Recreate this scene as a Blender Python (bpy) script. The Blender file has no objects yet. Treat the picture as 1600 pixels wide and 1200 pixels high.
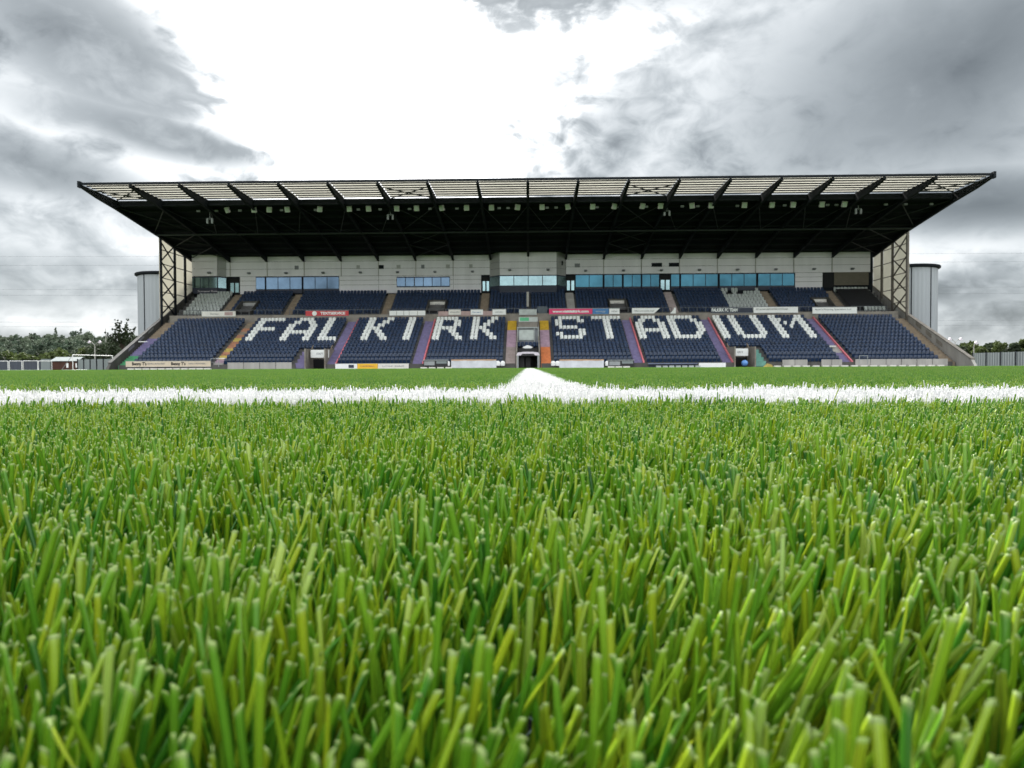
import bpy, math, random
import numpy as np
from mathutils import Vector, Matrix
R = math.radians
rng = np.random.default_rng(7)
random.seed(7)
scene = bpy.context.scene
col = scene.collection

# ------------------------------------------------------------------ camera
F_PX = 1110.0
cam_d = bpy.data.cameras.new('camera')
cam = bpy.data.objects.new('camera', cam_d)
col.objects.link(cam)
cam_d.sensor_width = 36.0
cam_d.lens = F_PX / 1600 * 36.0
cam_d.clip_start = 0.005
cam_d.clip_end = 6000
CAM_POS = Vector((0, 0, 0.0645))
CAM_ROT = (Matrix.Rotation(R(1.34), 3, 'Z') @ Matrix.Rotation(R(90 - 1.305), 3, 'X') @ Matrix.Rotation(R(-0.25), 3, 'Z'))
cam.matrix_world = Matrix.Translation(CAM_POS) @ CAM_ROT.to_4x4()
cam_d.dof.use_dof = True
cam_d.dof.focus_distance = 0.6
cam_d.dof.aperture_fstop = 42
scene.camera = cam

def at(px, py, Y):
    """photo pixel -> point of the world plane y = Y"""
    d = CAM_ROT @ Vector(((px - 800) / F_PX, -(py - 600) / F_PX, -1))
    return CAM_POS + d * ((Y - CAM_POS.y) / d.y)
def ax(px, Y, py=540): return at(px, py, Y).x
def az(py, Y, px=826): return at(px, py, Y).z

# ------------------------------------------------------------------ render settings
scene.render.engine = 'CYCLES'
scene.cycles.use_denoising = True
scene.cycles.max_bounces = 8
scene.cycles.transparent_max_bounces = 8
scene.cycles.sample_clamp_indirect = 6
vs = scene.view_settings
vs.view_transform = 'Standard'
vs.look = 'None'
vs.gamma = 1.0
vs.exposure = 1.0

# ------------------------------------------------------------------ world: broken overcast with the sun behind it
SUN_EL, SUN_AZ = 42.0, -14.0          # degrees, azimuth from +Y towards +X
world = bpy.data.worlds.new('World')
scene.world = world
world.use_nodes = True
nt = world.node_tree
nt.nodes.clear()
def N(tree, kind, **kw):
    n = tree.nodes.new(kind)
    for k, v in kw.items():
        if k.startswith('i_'):
            n.inputs[int(k[2:])].default_value = v
        else:
            setattr(n, k, v)
    return n
def M(tree, op, a, b=None, c=None, clamp=False):
    n = tree.nodes.new('ShaderNodeMath'); n.operation = op; n.use_clamp = clamp
    for i, v in enumerate((a, b, c)):
        if v is None: continue
        if isinstance(v, (int, float)): n.inputs[i].default_value = v
        else: tree.links.new(v, n.inputs[i])
    return n.outputs[0]
def smooth(tree, v, lo, hi):
    n = tree.nodes.new('ShaderNodeMapRange'); n.interpolation_type = 'SMOOTHSTEP'
    tree.links.new(v, n.inputs[0])
    n.inputs[1].default_value = lo; n.inputs[2].default_value = hi
    return n.outputs[0]
tc = N(nt, 'ShaderNodeTexCoord')
sep = N(nt, 'ShaderNodeSeparateXYZ')
nt.links.new(tc.outputs['Generated'], sep.inputs[0])
X_, Y_, Z_ = sep.outputs
az_ = M(nt, 'ARCTAN2', X_, Y_)
el_ = M(nt, 'ARCSINE', Z_)
# cloud-space coordinates: clouds flatten towards the horizon
comb = N(nt, 'ShaderNodeCombineXYZ')
nt.links.new(X_, comb.inputs[0]); nt.links.new(Y_, comb.inputs[1])
nt.links.new(M(nt, 'MULTIPLY', Z_, 1.55), comb.inputs[2])
def noise(scale, detail, rough, dist=0.0, off=(0, 0, 0)):
    mp = N(nt, 'ShaderNodeMapping'); mp.inputs[1].default_value = off
    nt.links.new(comb.outputs[0], mp.inputs[0])
    n = N(nt, 'ShaderNodeTexNoise'); n.inputs['Scale'].default_value = scale
    n.inputs['Detail'].default_value = detail; n.inputs['Roughness'].default_value = rough
    n.inputs['Distortion'].default_value = dist
    nt.links.new(mp.outputs[0], n.inputs['Vector'])
    return n.outputs[0]
n_big = noise(2.6, 8, 0.55, 0.3, (3.1, 0.4, 1.0))
n_mid = noise(8.5, 9, 0.52, 0.5, (1.3, 5.2, 0.0))
n_fine = noise(22.0, 8, 0.55, 0.6, (7.7, 2.2, 4.0))
n_edge = M(nt, 'ADD', M(nt, 'MULTIPLY', M(nt, 'SUBTRACT', n_mid, 0.5), 2.1), M(nt, 'MULTIPLY', M(nt, 'SUBTRACT', n_fine, 0.5), 1.3))
def blob(px, py, rx, ry, tilt=0.0, k=1.0, lo=0.0, hi=0.55):
    """a cloud bank: ellipse in azimuth/elevation with a noise-torn edge (centre and radii given in photo pixels)"""
    a0 = math.atan((px - 826) / F_PX); e0 = math.atan((575 - py) / F_PX * math.cos(a0))
    dx = M(nt, 'SUBTRACT', az_, a0); dy = M(nt, 'SUBTRACT', el_, e0)
    c, s = math.cos(R(tilt)), math.sin(R(tilt))
    u = M(nt, 'ADD', M(nt, 'MULTIPLY', dx, c), M(nt, 'MULTIPLY', dy, s))
    v = M(nt, 'SUBTRACT', M(nt, 'MULTIPLY', dy, c), M(nt, 'MULTIPLY', dx, s))
    u = M(nt, 'DIVIDE', u, rx / F_PX); v = M(nt, 'DIVIDE', v, ry / F_PX)
    r = M(nt, 'SQRT', M(nt, 'ADD', M(nt, 'MULTIPLY', u, u), M(nt, 'MULTIPLY', v, v)))
    m = M(nt, 'ADD', M(nt, 'SUBTRACT', 1.0, r), M(nt, 'MULTIPLY', n_edge, k))
    return smooth(nt, m, lo, hi)
def mx(a, b): return M(nt, 'MAXIMUM', a, b)
# thin bright cloud the sun shines through, from the frame on up to the sun
hole = M(nt, 'POWER', blob(612, 112, 375, 330, 0, 0.50, -0.10, 0.60), 1.8)
hole = mx(hole, blob(640, -300, 520, 420, 0, 0.4, 0.0, 0.4))
grey = blob(150, 75, 205, 84, -22, 0.95, 0, .7)
grey = mx(grey, blob(270, 212, 215, 36, -8, 1.0, 0, .7))
grey = mx(grey, blob(20, 250, 200, 42, -8, 0.9, 0, .9))
grey = mx(grey, blob(860, -10, 290, 62, 0, 1.1, 0, .8))
mid = blob(1090, 205, 240, 120, 15, 0.9, 0.0, 0.6)
dark = blob(1500, 110, 390, 205, 20, 0.6, 0.0, 1.0)
dark = mx(dark, blob(1500, 320, 240, 60, -8, 0.6, 0.0, 0.8))
low = mx(blob(60, 430, 340, 40, 2, 0.8, 0, 0.7), blob(1490, 455, 170, 28, 0, 1.0, 0, 0.7))
lit_low = mx(blob(1520, 400, 200, 45, 0, 0.7, 0, 0.9), blob(60, 505, 300, 16, 0, 0.3, 0, 0.9))
lit_low = mx(lit_low, blob(150, 345, 160, 30, -20, 0.9, 0, 0.9))
lit_low = mx(lit_low, blob(60, 165, 260, 40, -22, 1.0, 0, 0.8))
lit_low = mx(lit_low, blob(1250, 330, 250, 60, 10, 1.0, 0, 0.9))
def mixv(a, b, f):
    return M(nt, 'ADD', M(nt, 'MULTIPLY', a, M(nt, 'SUBTRACT', 1.0, f)), M(nt, 'MULTIPLY', b, f))
def lay(base, big, mid, fine):
    v = M(nt, 'MULTIPLY_ADD', M(nt, 'SUBTRACT', n_big, 0.5), big, base)
    v = M(nt, 'MULTIPLY_ADD', M(nt, 'SUBTRACT', n_mid, 0.5), mid, v)
    return M(nt, 'MULTIPLY_ADD', M(nt, 'SUBTRACT', n_fine, 0.5), fine, v)
val = lay(0.39, 0.45, 0.85, 0.40)
val = M(nt, 'MULTIPLY_ADD', lit_low, 0.11, val)
val = M(nt, 'MULTIPLY_ADD', low, -0.10, val)
val = mixv(val, 1.6, hole)
val = mixv(val, lay(0.37, 0.15, 0.75, 0.50), mid)
val = mixv(val, lay(0.225, 0.0, 0.45, 0.26), grey)
val = mixv(val, lay(0.155, 0.12, 0.26, 0.10), dark)
val = M(nt, 'MAXIMUM', val, 0.08)
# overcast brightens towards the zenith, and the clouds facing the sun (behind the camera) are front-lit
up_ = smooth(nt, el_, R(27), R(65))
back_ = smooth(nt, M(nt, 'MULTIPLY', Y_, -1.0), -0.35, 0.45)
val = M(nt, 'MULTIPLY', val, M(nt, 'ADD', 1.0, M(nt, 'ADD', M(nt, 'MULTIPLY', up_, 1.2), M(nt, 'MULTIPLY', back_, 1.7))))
ramp = N(nt, 'ShaderNodeValToRGB')
e = ramp.color_ramp.elements
e[0].position = 0.1; e[0].color = (0.82, 0.93, 1.0, 1)
e[1].position = 0.62; e[1].color = (0.97, 0.99, 1.0, 1)
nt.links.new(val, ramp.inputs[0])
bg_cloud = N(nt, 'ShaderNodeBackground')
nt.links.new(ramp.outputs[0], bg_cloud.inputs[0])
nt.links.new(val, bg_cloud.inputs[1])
sky = N(nt, 'ShaderNodeTexSky', sky_type='NISHITA', sun_disc=False)
sky.sun_elevation = R(SUN_EL); sky.sun_rotation = R(SUN_AZ)
bg_sky = N(nt, 'ShaderNodeBackground')
nt.links.new(sky.outputs[0], bg_sky.inputs[0]); bg_sky.inputs[1].default_value = 0.06
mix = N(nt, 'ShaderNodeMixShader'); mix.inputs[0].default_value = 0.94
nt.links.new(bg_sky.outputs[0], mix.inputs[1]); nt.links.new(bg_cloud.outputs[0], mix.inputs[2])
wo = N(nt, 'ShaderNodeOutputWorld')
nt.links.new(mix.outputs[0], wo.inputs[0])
world.cycles.sampling_method = 'MANUAL'
world.cycles.sample_map_resolution = 1024

sun_d = bpy.data.lights.new('sun', 'SUN')
sun_d.energy = 4.6; sun_d.angle = R(9); sun_d.color = (1.0, 0.96, 0.88)
sun = bpy.data.objects.new('sun', sun_d); col.objects.link(sun)
sd = Vector((math.sin(R(SUN_AZ)) * math.cos(R(SUN_EL)), math.cos(R(SUN_AZ)) * math.cos(R(SUN_EL)), math.sin(R(SUN_EL))))
sun.rotation_euler = sd.to_track_quat('Z', 'Y').to_euler()

# ------------------------------------------------------------------ materials
MATS = {}
def mat(name, c, rough=0.7, metal=0.0, var=0.25, scale=1.5, bump=0.0, spec=0.4, streak=False, transl=0.0):
    if name in MATS: return MATS[name]
    m = bpy.data.materials.new(name); m.use_nodes = True
    t = m.node_tree; p = t.nodes['Principled BSDF']
    p.inputs['Roughness'].default_value = rough; p.inputs['Metallic'].default_value = metal
    p.inputs['Specular IOR Level'].default_value = spec
    tcn = N(t, 'ShaderNodeTexCoord')
    mp = N(t, 'ShaderNodeMapping'); t.links.new(tcn.outputs['Object'], mp.inputs[0])
    mp.inputs[3].default_value = (1, 1, 0.15) if streak else (1, 1, 1)
    n = N(t, 'ShaderNodeTexNoise'); n.inputs['Scale'].default_value = scale; n.inputs['Detail'].default_value = 6
    n.inputs['Roughness'].default_value = 0.65
    t.links.new(mp.outputs[0], n.inputs['Vector'])
    r = N(t, 'ShaderNodeValToRGB'); t.links.new(n.outputs[0], r.inputs[0])
    r.color_ramp.elements[0].position = 0.3; r.color_ramp.elements[1].position = 0.7
    r.color_ramp.elements[0].color = tuple(max(0, v * (1 - var)) for v in c) + (1,)
    r.color_ramp.elements[1].color = tuple(min(1, v * (1 + var * 0.6)) for v in c) + (1,)
    t.links.new(r.outputs[0], p.inputs['Base Color'])
    if bump:
        b = N(t, 'ShaderNodeBump'); b.inputs[0].default_value = bump; b.inputs[1].default_value = 0.05
        t.links.new(n.outputs[0], b.inputs['Height']); t.links.new(b.outputs[0], p.inputs['Normal'])
    if transl:
        tr = N(t, 'ShaderNodeBsdfTranslucent'); t.links.new(r.outputs[0], tr.inputs[0])
        ms = N(t, 'ShaderNodeMixShader'); ms.inputs[0].default_value = transl
        t.links.new(p.outputs[0], ms.inputs[1]); t.links.new(tr.outputs[0], ms.inputs[2])
        t.links.new(ms.outputs[0], t.nodes['Material Output'].inputs[0])
    MATS[name] = m
    return m
concrete = mat('concrete', (0.24, 0.22, 0.195), 0.9, var=0.35, scale=0.8, bump=0.3)
concrete_dark = mat('concrete_dark', (0.09, 0.088, 0.082), 0.9, var=0.4, scale=0.7, bump=0.3, streak=True)
concrete_pale = mat('concrete_pale', (0.36, 0.35, 0.33), 0.85, var=0.25, scale=1.0, streak=True)
terrace_m = mat('terrace_concrete', (0.10, 0.10, 0.10), 0.9, var=0.3)
steel_dark = mat('painted_steel_dark', (0.010, 0.013, 0.017), 0.7, var=0.3, scale=3, spec=0.12)
steel_tan = mat('painted_steel_brown', (0.13, 0.115, 0.10), 0.6, var=0.3)
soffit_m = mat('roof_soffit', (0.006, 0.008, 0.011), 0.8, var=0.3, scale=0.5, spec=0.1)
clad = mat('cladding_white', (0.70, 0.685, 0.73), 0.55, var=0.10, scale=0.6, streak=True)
clad_shade = mat('cladding_grey_and_shade', (0.36, 0.36, 0.36), 0.6, var=0.1, streak=True)  # grey fittings; also white cladding with shade painted in, for angled faces
clad_silver = mat('cladding_silver', (0.31, 0.335, 0.36), 0.45, 0.2, var=0.10, scale=0.5, streak=True)
cream = mat('translucent_cream_sheet', (0.72, 0.68, 0.56), 0.6, var=0.08, scale=0.7, transl=0.55)
rooflight = mat('translucent_roof_sheet', (0.55, 0.545, 0.51), 0.5, var=0.06, scale=0.3, transl=0.85)
seat_blue = mat('seat_plastic_blue', (0.010, 0.029, 0.076), 0.36, var=0.6, scale=2.6, spec=0.5)
seat_black = mat('seat_cover_black', (0.006, 0.007, 0.010), 0.8)
seat_white = mat('seat_plastic_white', (0.74, 0.77, 0.76), 0.4, var=0.12, scale=2)
seat_grey = mat('seat_plastic_grey', (0.42, 0.46, 0.45), 0.4, var=0.2, scale=2)
navy = mat('navy_panel', (0.018, 0.025, 0.050), 0.5)
black = mat('black_doors_and_shade', (0.006, 0.007, 0.009), 0.8)  # black doors; also the shade painted inside openings
white_p = mat('white_paint', (0.78, 0.79, 0.79), 0.5, var=0.06)
off_white = mat('off_white_board', (0.68, 0.66, 0.62), 0.5, var=0.08)
cream_board = mat('cream_board', (0.55, 0.47, 0.36), 0.6, var=0.08)
ink = mat('ink_black', (0.02, 0.02, 0.022), 0.6)
ink_grey = mat('ink_grey', (0.18, 0.19, 0.21), 0.6)
red_b = mat('red_board', (0.50, 0.035, 0.045), 0.45, var=0.08)
pink_b = mat('pink_board', (0.68, 0.035, 0.15), 0.45, var=0.05)
blue_b = mat('blue_board', (0.05, 0.18, 0.42), 0.45, var=0.2)
yellow_b = mat('yellow_board', (0.80, 0.46, 0.03), 0.45, var=0.08)
pinkish = mat('pink_weathered', (0.42, 0.30, 0.29), 0.7)
green_b = mat('green_banner', (0.10, 0.42, 0.22), 0.6, var=0.3)
purple = mat('step_paint_purple', (0.165, 0.145, 0.27), 0.75, var=0.3, scale=2)
rose = mat('step_edge_rose', (0.60, 0.17, 0.20), 0.6, var=0.15)
yellow_s = mat('step_paint_yellow', (0.55, 0.36, 0.03), 0.75, var=0.25, scale=2)
lilac_s = mat('step_paint_lilac', (0.42, 0.30, 0.38), 0.75, var=0.25, scale=2)
greypink = mat('step_paint_grey_pink', (0.36, 0.30, 0.29), 0.75, var=0.25, scale=2)
orange_s = mat('step_paint_orange', (0.60, 0.21, 0.08), 0.75, var=0.25, scale=2)
salmon_s = mat('step_paint_brick', (0.36, 0.18, 0.11), 0.75, var=0.3, scale=2)
mustard_s = mat('step_paint_mustard', (0.46, 0.36, 0.10), 0.75, var=0.3, scale=2)
tan_s = mat('step_concrete_brown', (0.23, 0.185, 0.135), 0.85, var=0.3, scale=2)
green_s = mat('step_paint_green', (0.06, 0.24, 0.12), 0.75, var=0.3, scale=2)
teal_s = mat('step_paint_teal', (0.14, 0.33, 0.28), 0.75, var=0.3, scale=2)
galv = mat('galvanised_steel', (0.30, 0.32, 0.33), 0.5, 0.5, var=0.15)
lamp_grey = mat('lamp_housing', (0.60, 0.55, 0.62), 0.45, 0.1, var=0.1)
brown_wood = mat('brown_timber', (0.075, 0.032, 0.022), 0.8, var=0.3, streak=True)
fence_grey = mat('fence_sheet_grey', (0.20, 0.23, 0.235), 0.6, 0.2, var=0.12, streak=True)
container_m = mat('container_blue_grey', (0.055, 0.065, 0.085), 0.7, var=0.25, streak=True)
bark = mat('bark', (0.05, 0.04, 0.03), 0.9)
leaf_far_hazed = mat('leaf_far_hazed', (0.105, 0.138, 0.092), 0.8, var=0.55, scale=0.05, transl=0.2)  # distance haze put into the colour: paler, greyer leaves
leaf_olive = mat('leaf_olive', (0.070, 0.098, 0.025), 0.7, var=0.55, scale=0.35, transl=0.3)
leaf_dark = mat('leaf_dark', (0.028, 0.045, 0.018), 0.7, var=0.55, scale=0.35, transl=0.3)
leaf_blue = mat('leaf_blue_green', (0.055, 0.085, 0.055), 0.7, var=0.4, scale=0.2, transl=0.25)
earth = mat('earth', (0.06, 0.07, 0.035), 1.0, spec=0.05, var=0.3, scale=0.1)
asphalt = mat('asphalt', (0.05, 0.05, 0.05), 1.0, spec=0.05)
rubber = mat('infill', (0.008, 0.012, 0.010), 0.9, var=0.5, scale=400, bump=0.4)
def glass_mat(name, c, rough=0.06):
    m = mat(name, c, rough, 0.85, var=0.35, scale=0.35)
    return m
glass_blue = glass_mat('window_glass_pale_blue', (0.095, 0.150, 0.215))
glass_teal = glass_mat('window_glass_teal', (0.032, 0.105, 0.145))
glass_white = glass_mat('window_glass_milky', (0.27, 0.40, 0.43), 0.2)
glass_dim = glass_mat('window_glass_dim', (0.10, 0.16, 0.16), 0.15)

# ------------------------------------------------------------------ builders
class MB:
    def __init__(s): s.v = []; s.f = []
    def add(s, vs_, fs_):
        b = len(s.v); s.v += [tuple(p) for p in vs_]; s.f += [tuple(i + b for i in f) for f in fs_]; return s
    def box(s, x0, x1, y0, y1, z0, z1):
        return s.add([(x0,y0,z0),(x1,y0,z0),(x1,y1,z0),(x0,y1,z0),(x0,y0,z1),(x1,y0,z1),(x1,y1,z1),(x0,y1,z1)],
                     [(0,3,2,1),(4,5,6,7),(0,1,5,4),(1,2,6,5),(2,3,7,6),(3,0,4,7)])
    def prism(s, poly, d):
        """poly: 3-D points of a planar outline, pushed along d"""
        n = len(poly); d = Vector(d)
        vs_ = [Vector(p) for p in poly] + [Vector(p) + d for p in poly]
        fs_ = [tuple(range(n))[::-1], tuple(range(n, 2 * n))] + [(i, (i+1) % n, (i+1) % n + n, i + n) for i in range(n)]
        return s.add(vs_, fs_)
    def beam(s, p, q, w, h=None):
        h = h or w; p = Vector(p); q = Vector(q); d = (q - p).normalized()
        up = Vector((0,0,1)) if abs(d.z) < 0.95 else Vector((0,1,0))
        a = d.cross(up).normalized() * (w/2); b = a.cross(d).normalized() * (h/2)
        c = [-a-b, a-b, a+b, -a+b]
        return s.add([p+k for k in c] + [q+k for k in c], [(3,2,1,0),(4,5,6,7)] + [(i,(i+1)%4,(i+1)%4+4,i+4) for i in range(4)])
    def tube(s, p, q, r0, r1=None, n=8):
        r1 = r0 if r1 is None else r1; p = Vector(p); q = Vector(q); d = (q-p).normalized()
        up = Vector((0,0,1)) if abs(d.z) < 0.95 else Vector((0,1,0))
        a = d.cross(up).normalized(); b = a.cross(d)
        vs_ = [p + (a*math.cos(2*math.pi*i/n) + b*math.sin(2*math.pi*i/n))*r0 for i in range(n)] + \
              [q + (a*math.cos(2*math.pi*i/n) + b*math.sin(2*math.pi*i/n))*r1 for i in range(n)]
        return s.add(vs_, [tuple(range(n))[::-1], tuple(range(n,2*n))] + [(i,(i+1)%n,(i+1)%n+n,i+n) for i in range(n)])
    def build(s, name, m, parent=None, smooth_=False):
        me = bpy.data.meshes.new(name); me.from_pydata(s.v, [], s.f); me.materials.append(m)
        if smooth_: me.shade_smooth()
        me.update()
        return link(name, me, parent)
def origin(q):
    """world origin of an unrotated thing or part"""
    if q.parent is None: return q.location.copy()
    return origin(q.parent) + q.matrix_parent_inverse.translation + q.location
def link(name, me, parent=None):
    o = bpy.data.objects.new(name, me); col.objects.link(o)
    if parent is not None:
        o.parent = parent
        o.matrix_parent_inverse = Matrix.Translation(-origin(parent))
    return o
def tag(o, label=None, cat=None, group=None, kind=None):
    if label: o['label'] = label
    if cat: o['category'] = cat
    if group: o['group'] = group
    if kind: o['kind'] = kind
    return o
def empty(name, loc, label, cat, group=None):
    o = bpy.data.objects.new(name, None); o.location = loc; o.empty_display_size = 0.3
    col.objects.link(o); return tag(o, label, cat, group)
def text(s, x, y, z, size, m, parent, width=None, name='lettering', bold=0.0, ry=0.0):
    cu = bpy.data.curves.new('txt', 'FONT'); cu.body = s; cu.size = size; cu.extrude = 0.008; cu.offset = bold
    cu.align_x = 'CENTER'; cu.align_y = 'CENTER'; cu.resolution_u = 2
    to = bpy.data.objects.new('txt', cu)
    me = bpy.data.meshes.new_from_object(to)
    bpy.data.objects.remove(to)
    co = np.empty(len(me.vertices)*3); me.vertices.foreach_get('co', co); co = co.reshape(-1,3)
    k = 1.0
    if width and len(co): k = width / max(1e-6, co[:,0].max() - co[:,0].min())
    out = np.stack([co[:,0]*k + x, -co[:,2] + y, co[:,1] + z], 1)
    me.vertices.foreach_set('co', out.ravel().astype(np.float32)); me.materials.clear(); me.materials.append(m); me.update()
    return link(name, me, parent)
def np_mesh(name, verts, faces, mats, mi=None, attrs=None, k=4):
    me = bpy.data.meshes.new(name)
    nv, nf = len(verts), len(faces)
    me.vertices.add(nv); me.vertices.foreach_set('co', np.ascontiguousarray(verts, np.float32).ravel())
    me.loops.add(nf*k); me.loops.foreach_set('vertex_index', np.ascontiguousarray(faces, np.int32).ravel())
    me.polygons.add(nf); me.polygons.foreach_set('loop_start', np.arange(nf, dtype=np.int32)*k)
    for m in mats: me.materials.append(m)
    if mi is not None: me.polygons.foreach_set('material_index', np.asarray(mi, np.int32))
    me.update(calc_edges=True)
    for an, av in (attrs or {}).items():
        a = me.attributes.new(an, 'FLOAT', 'POINT'); a.data.foreach_set('value', np.asarray(av, np.float32))
    return me

# ------------------------------------------------------------------ ground and pitch
def crown(Y): return 0.0240 * np.tanh(Y / 9.0)
tag(MB().add([(-3000,-2000,-0.02),(3000,-2000,-0.02),(3000,4000,-0.02),(-3000,4000,-0.02)], [(0,1,2,3)]).build('ground', earth), 'rough open ground reaching out to the wooded skyline', kind='structure')
tag(MB().add([(-62,76.5,-0.004),(70,76.5,-0.004),(70,112,-0.004),(-62,112,-0.004)], [(0,1,2,3)]).build('path', asphalt), 'grey hard standing round the foot of the stand', kind='structure')
ys = np.concatenate([np.linspace(-3, 14, 69), np.linspace(15, 76.4, 30)])
m_ = MB()
for a, b in zip(ys[:-1], ys[1:]):
    m_.add([(-60, a, float(crown(a))), (60, a, float(crown(a))), (60, b, float(crown(b))), (-60, b, float(crown(b)))], [(0,1,2,3)])
tag(m_.build('turf_base', rubber), 'dark rubber infill lying between the turf fibres', kind='structure')
turf_far = bpy.data.materials.new('turf_far'); turf_far.use_nodes = True
t = turf_far.node_tree; p = t.nodes['Principled BSDF']; p.inputs['Roughness'].default_value = 1.0; p.inputs['Specular IOR Level'].default_value = 0.0
tcn = N(t, 'ShaderNodeTexCoord'); mp = N(t, 'ShaderNodeMapping'); mp.inputs[3].default_value = (6, 0.6, 1)
t.links.new(tcn.outputs['Object'], mp.inputs[0])
n = N(t, 'ShaderNodeTexNoise'); n.inputs['Scale'].default_value = 3; n.inputs['Detail'].default_value = 6
t.links.new(mp.outputs[0], n.inputs['Vector'])
r = N(t, 'ShaderNodeValToRGB'); r.color_ramp.elements[0].position = .35; r.color_ramp.elements[1].position = .65
r.color_ramp.elements[0].color = (0.042, 0.105, 0.014, 1); r.color_ramp.elements[1].color = (0.075, 0.155, 0.024, 1)
t.links.new(n.outputs[0], r.inputs[0]); t.links.new(r.outputs[0], p.inputs['Base Color'])
m_ = MB()
for a, b in zip(ys[:-1], ys[1:]):
    if a < 13.0: continue
    m_.add([(-60, a, float(crown(a))+.0235), (60, a, float(crown(a))+.0235), (60, b, float(crown(b))+.0235), (-60, b, float(crown(b))+.0235)], [(0,1,2,3)])
tag(m_.build('pitch', turf_far), 'green artificial turf pitch stretching away to the stand', kind='structure')

# ------------------------------------------------------------------ turf fibres
def blade_mat(name, stops, tipc, transl=0.27, tipk=0.32):
    m = bpy.data.materials.new(name); m.use_nodes = True; t = m.node_tree
    p = t.nodes['Principled BSDF']; p.inputs['Roughness'].default_value = 0.27; p.inputs['Specular IOR Level'].default_value = 0.5
    a = N(t, 'ShaderNodeAttribute', attribute_name='tone'); b = N(t, 'ShaderNodeAttribute', attribute_name='t'); u = N(t, 'ShaderNodeAttribute', attribute_name='u')
    oi = N(t, 'ShaderNodeObjectInfo')
    geo = N(t, 'ShaderNodeNewGeometry')
    n = N(t, 'ShaderNodeTexNoise'); n.inputs['Scale'].default_value = 9; n.inputs['Detail'].default_value = 3
    t.links.new(geo.outputs['Position'], n.inputs['Vector'])
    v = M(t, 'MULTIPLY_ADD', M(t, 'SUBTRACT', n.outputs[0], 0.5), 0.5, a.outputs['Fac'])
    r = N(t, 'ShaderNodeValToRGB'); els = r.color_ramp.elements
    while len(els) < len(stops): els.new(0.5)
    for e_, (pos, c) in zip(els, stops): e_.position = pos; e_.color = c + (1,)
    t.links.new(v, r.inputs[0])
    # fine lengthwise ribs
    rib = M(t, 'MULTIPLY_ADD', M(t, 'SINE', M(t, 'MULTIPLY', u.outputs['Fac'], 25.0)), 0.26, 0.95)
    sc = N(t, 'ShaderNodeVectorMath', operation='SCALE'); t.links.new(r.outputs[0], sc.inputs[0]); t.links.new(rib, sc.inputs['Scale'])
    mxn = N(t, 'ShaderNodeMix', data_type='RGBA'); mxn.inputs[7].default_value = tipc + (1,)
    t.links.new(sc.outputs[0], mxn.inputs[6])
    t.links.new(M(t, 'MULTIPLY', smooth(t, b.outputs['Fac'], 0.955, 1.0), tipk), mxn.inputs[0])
    t.links.new(mxn.outputs[2], p.inputs['Base Color'])
    tr = N(t, 'ShaderNodeBsdfTranslucent'); t.links.new(mxn.outputs[2], tr.inputs[0])
    ms = N(t, 'ShaderNodeMixShader'); ms.inputs[0].default_value = transl
    t.links.new(p.outputs[0], ms.inputs[1]); t.links.new(tr.outputs[0], ms.inputs[2])
    t.links.new(ms.outputs[0], t.nodes['Material Output'].inputs[0])
    return m
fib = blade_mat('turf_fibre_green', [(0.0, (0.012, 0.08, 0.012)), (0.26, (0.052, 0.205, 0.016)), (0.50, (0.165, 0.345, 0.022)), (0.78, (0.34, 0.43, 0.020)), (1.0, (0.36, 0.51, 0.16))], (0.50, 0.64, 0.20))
fib_tip = mat('turf_fibre_cut_end', (0.35, 0.46, 0.17), 0.4, var=0.3, scale=200, transl=0.4)
wfib = blade_mat('line_fibre_white', [(0.0, (0.66, 0.68, 0.69)), (0.5, (0.83, 0.84, 0.84)), (1.0, (0.90, 0.90, 0.90))], (0.92, 0.92, 0.92), 0.35)
wfib_tip = mat('line_fibre_cut_end', (0.9, 0.9, 0.9), 0.4, var=0.05, scale=200, transl=0.3)
thatch = mat('thatch_curl', (0.16, 0.24, 0.21), 0.5, var=0.4, scale=300, transl=0.2)

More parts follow.
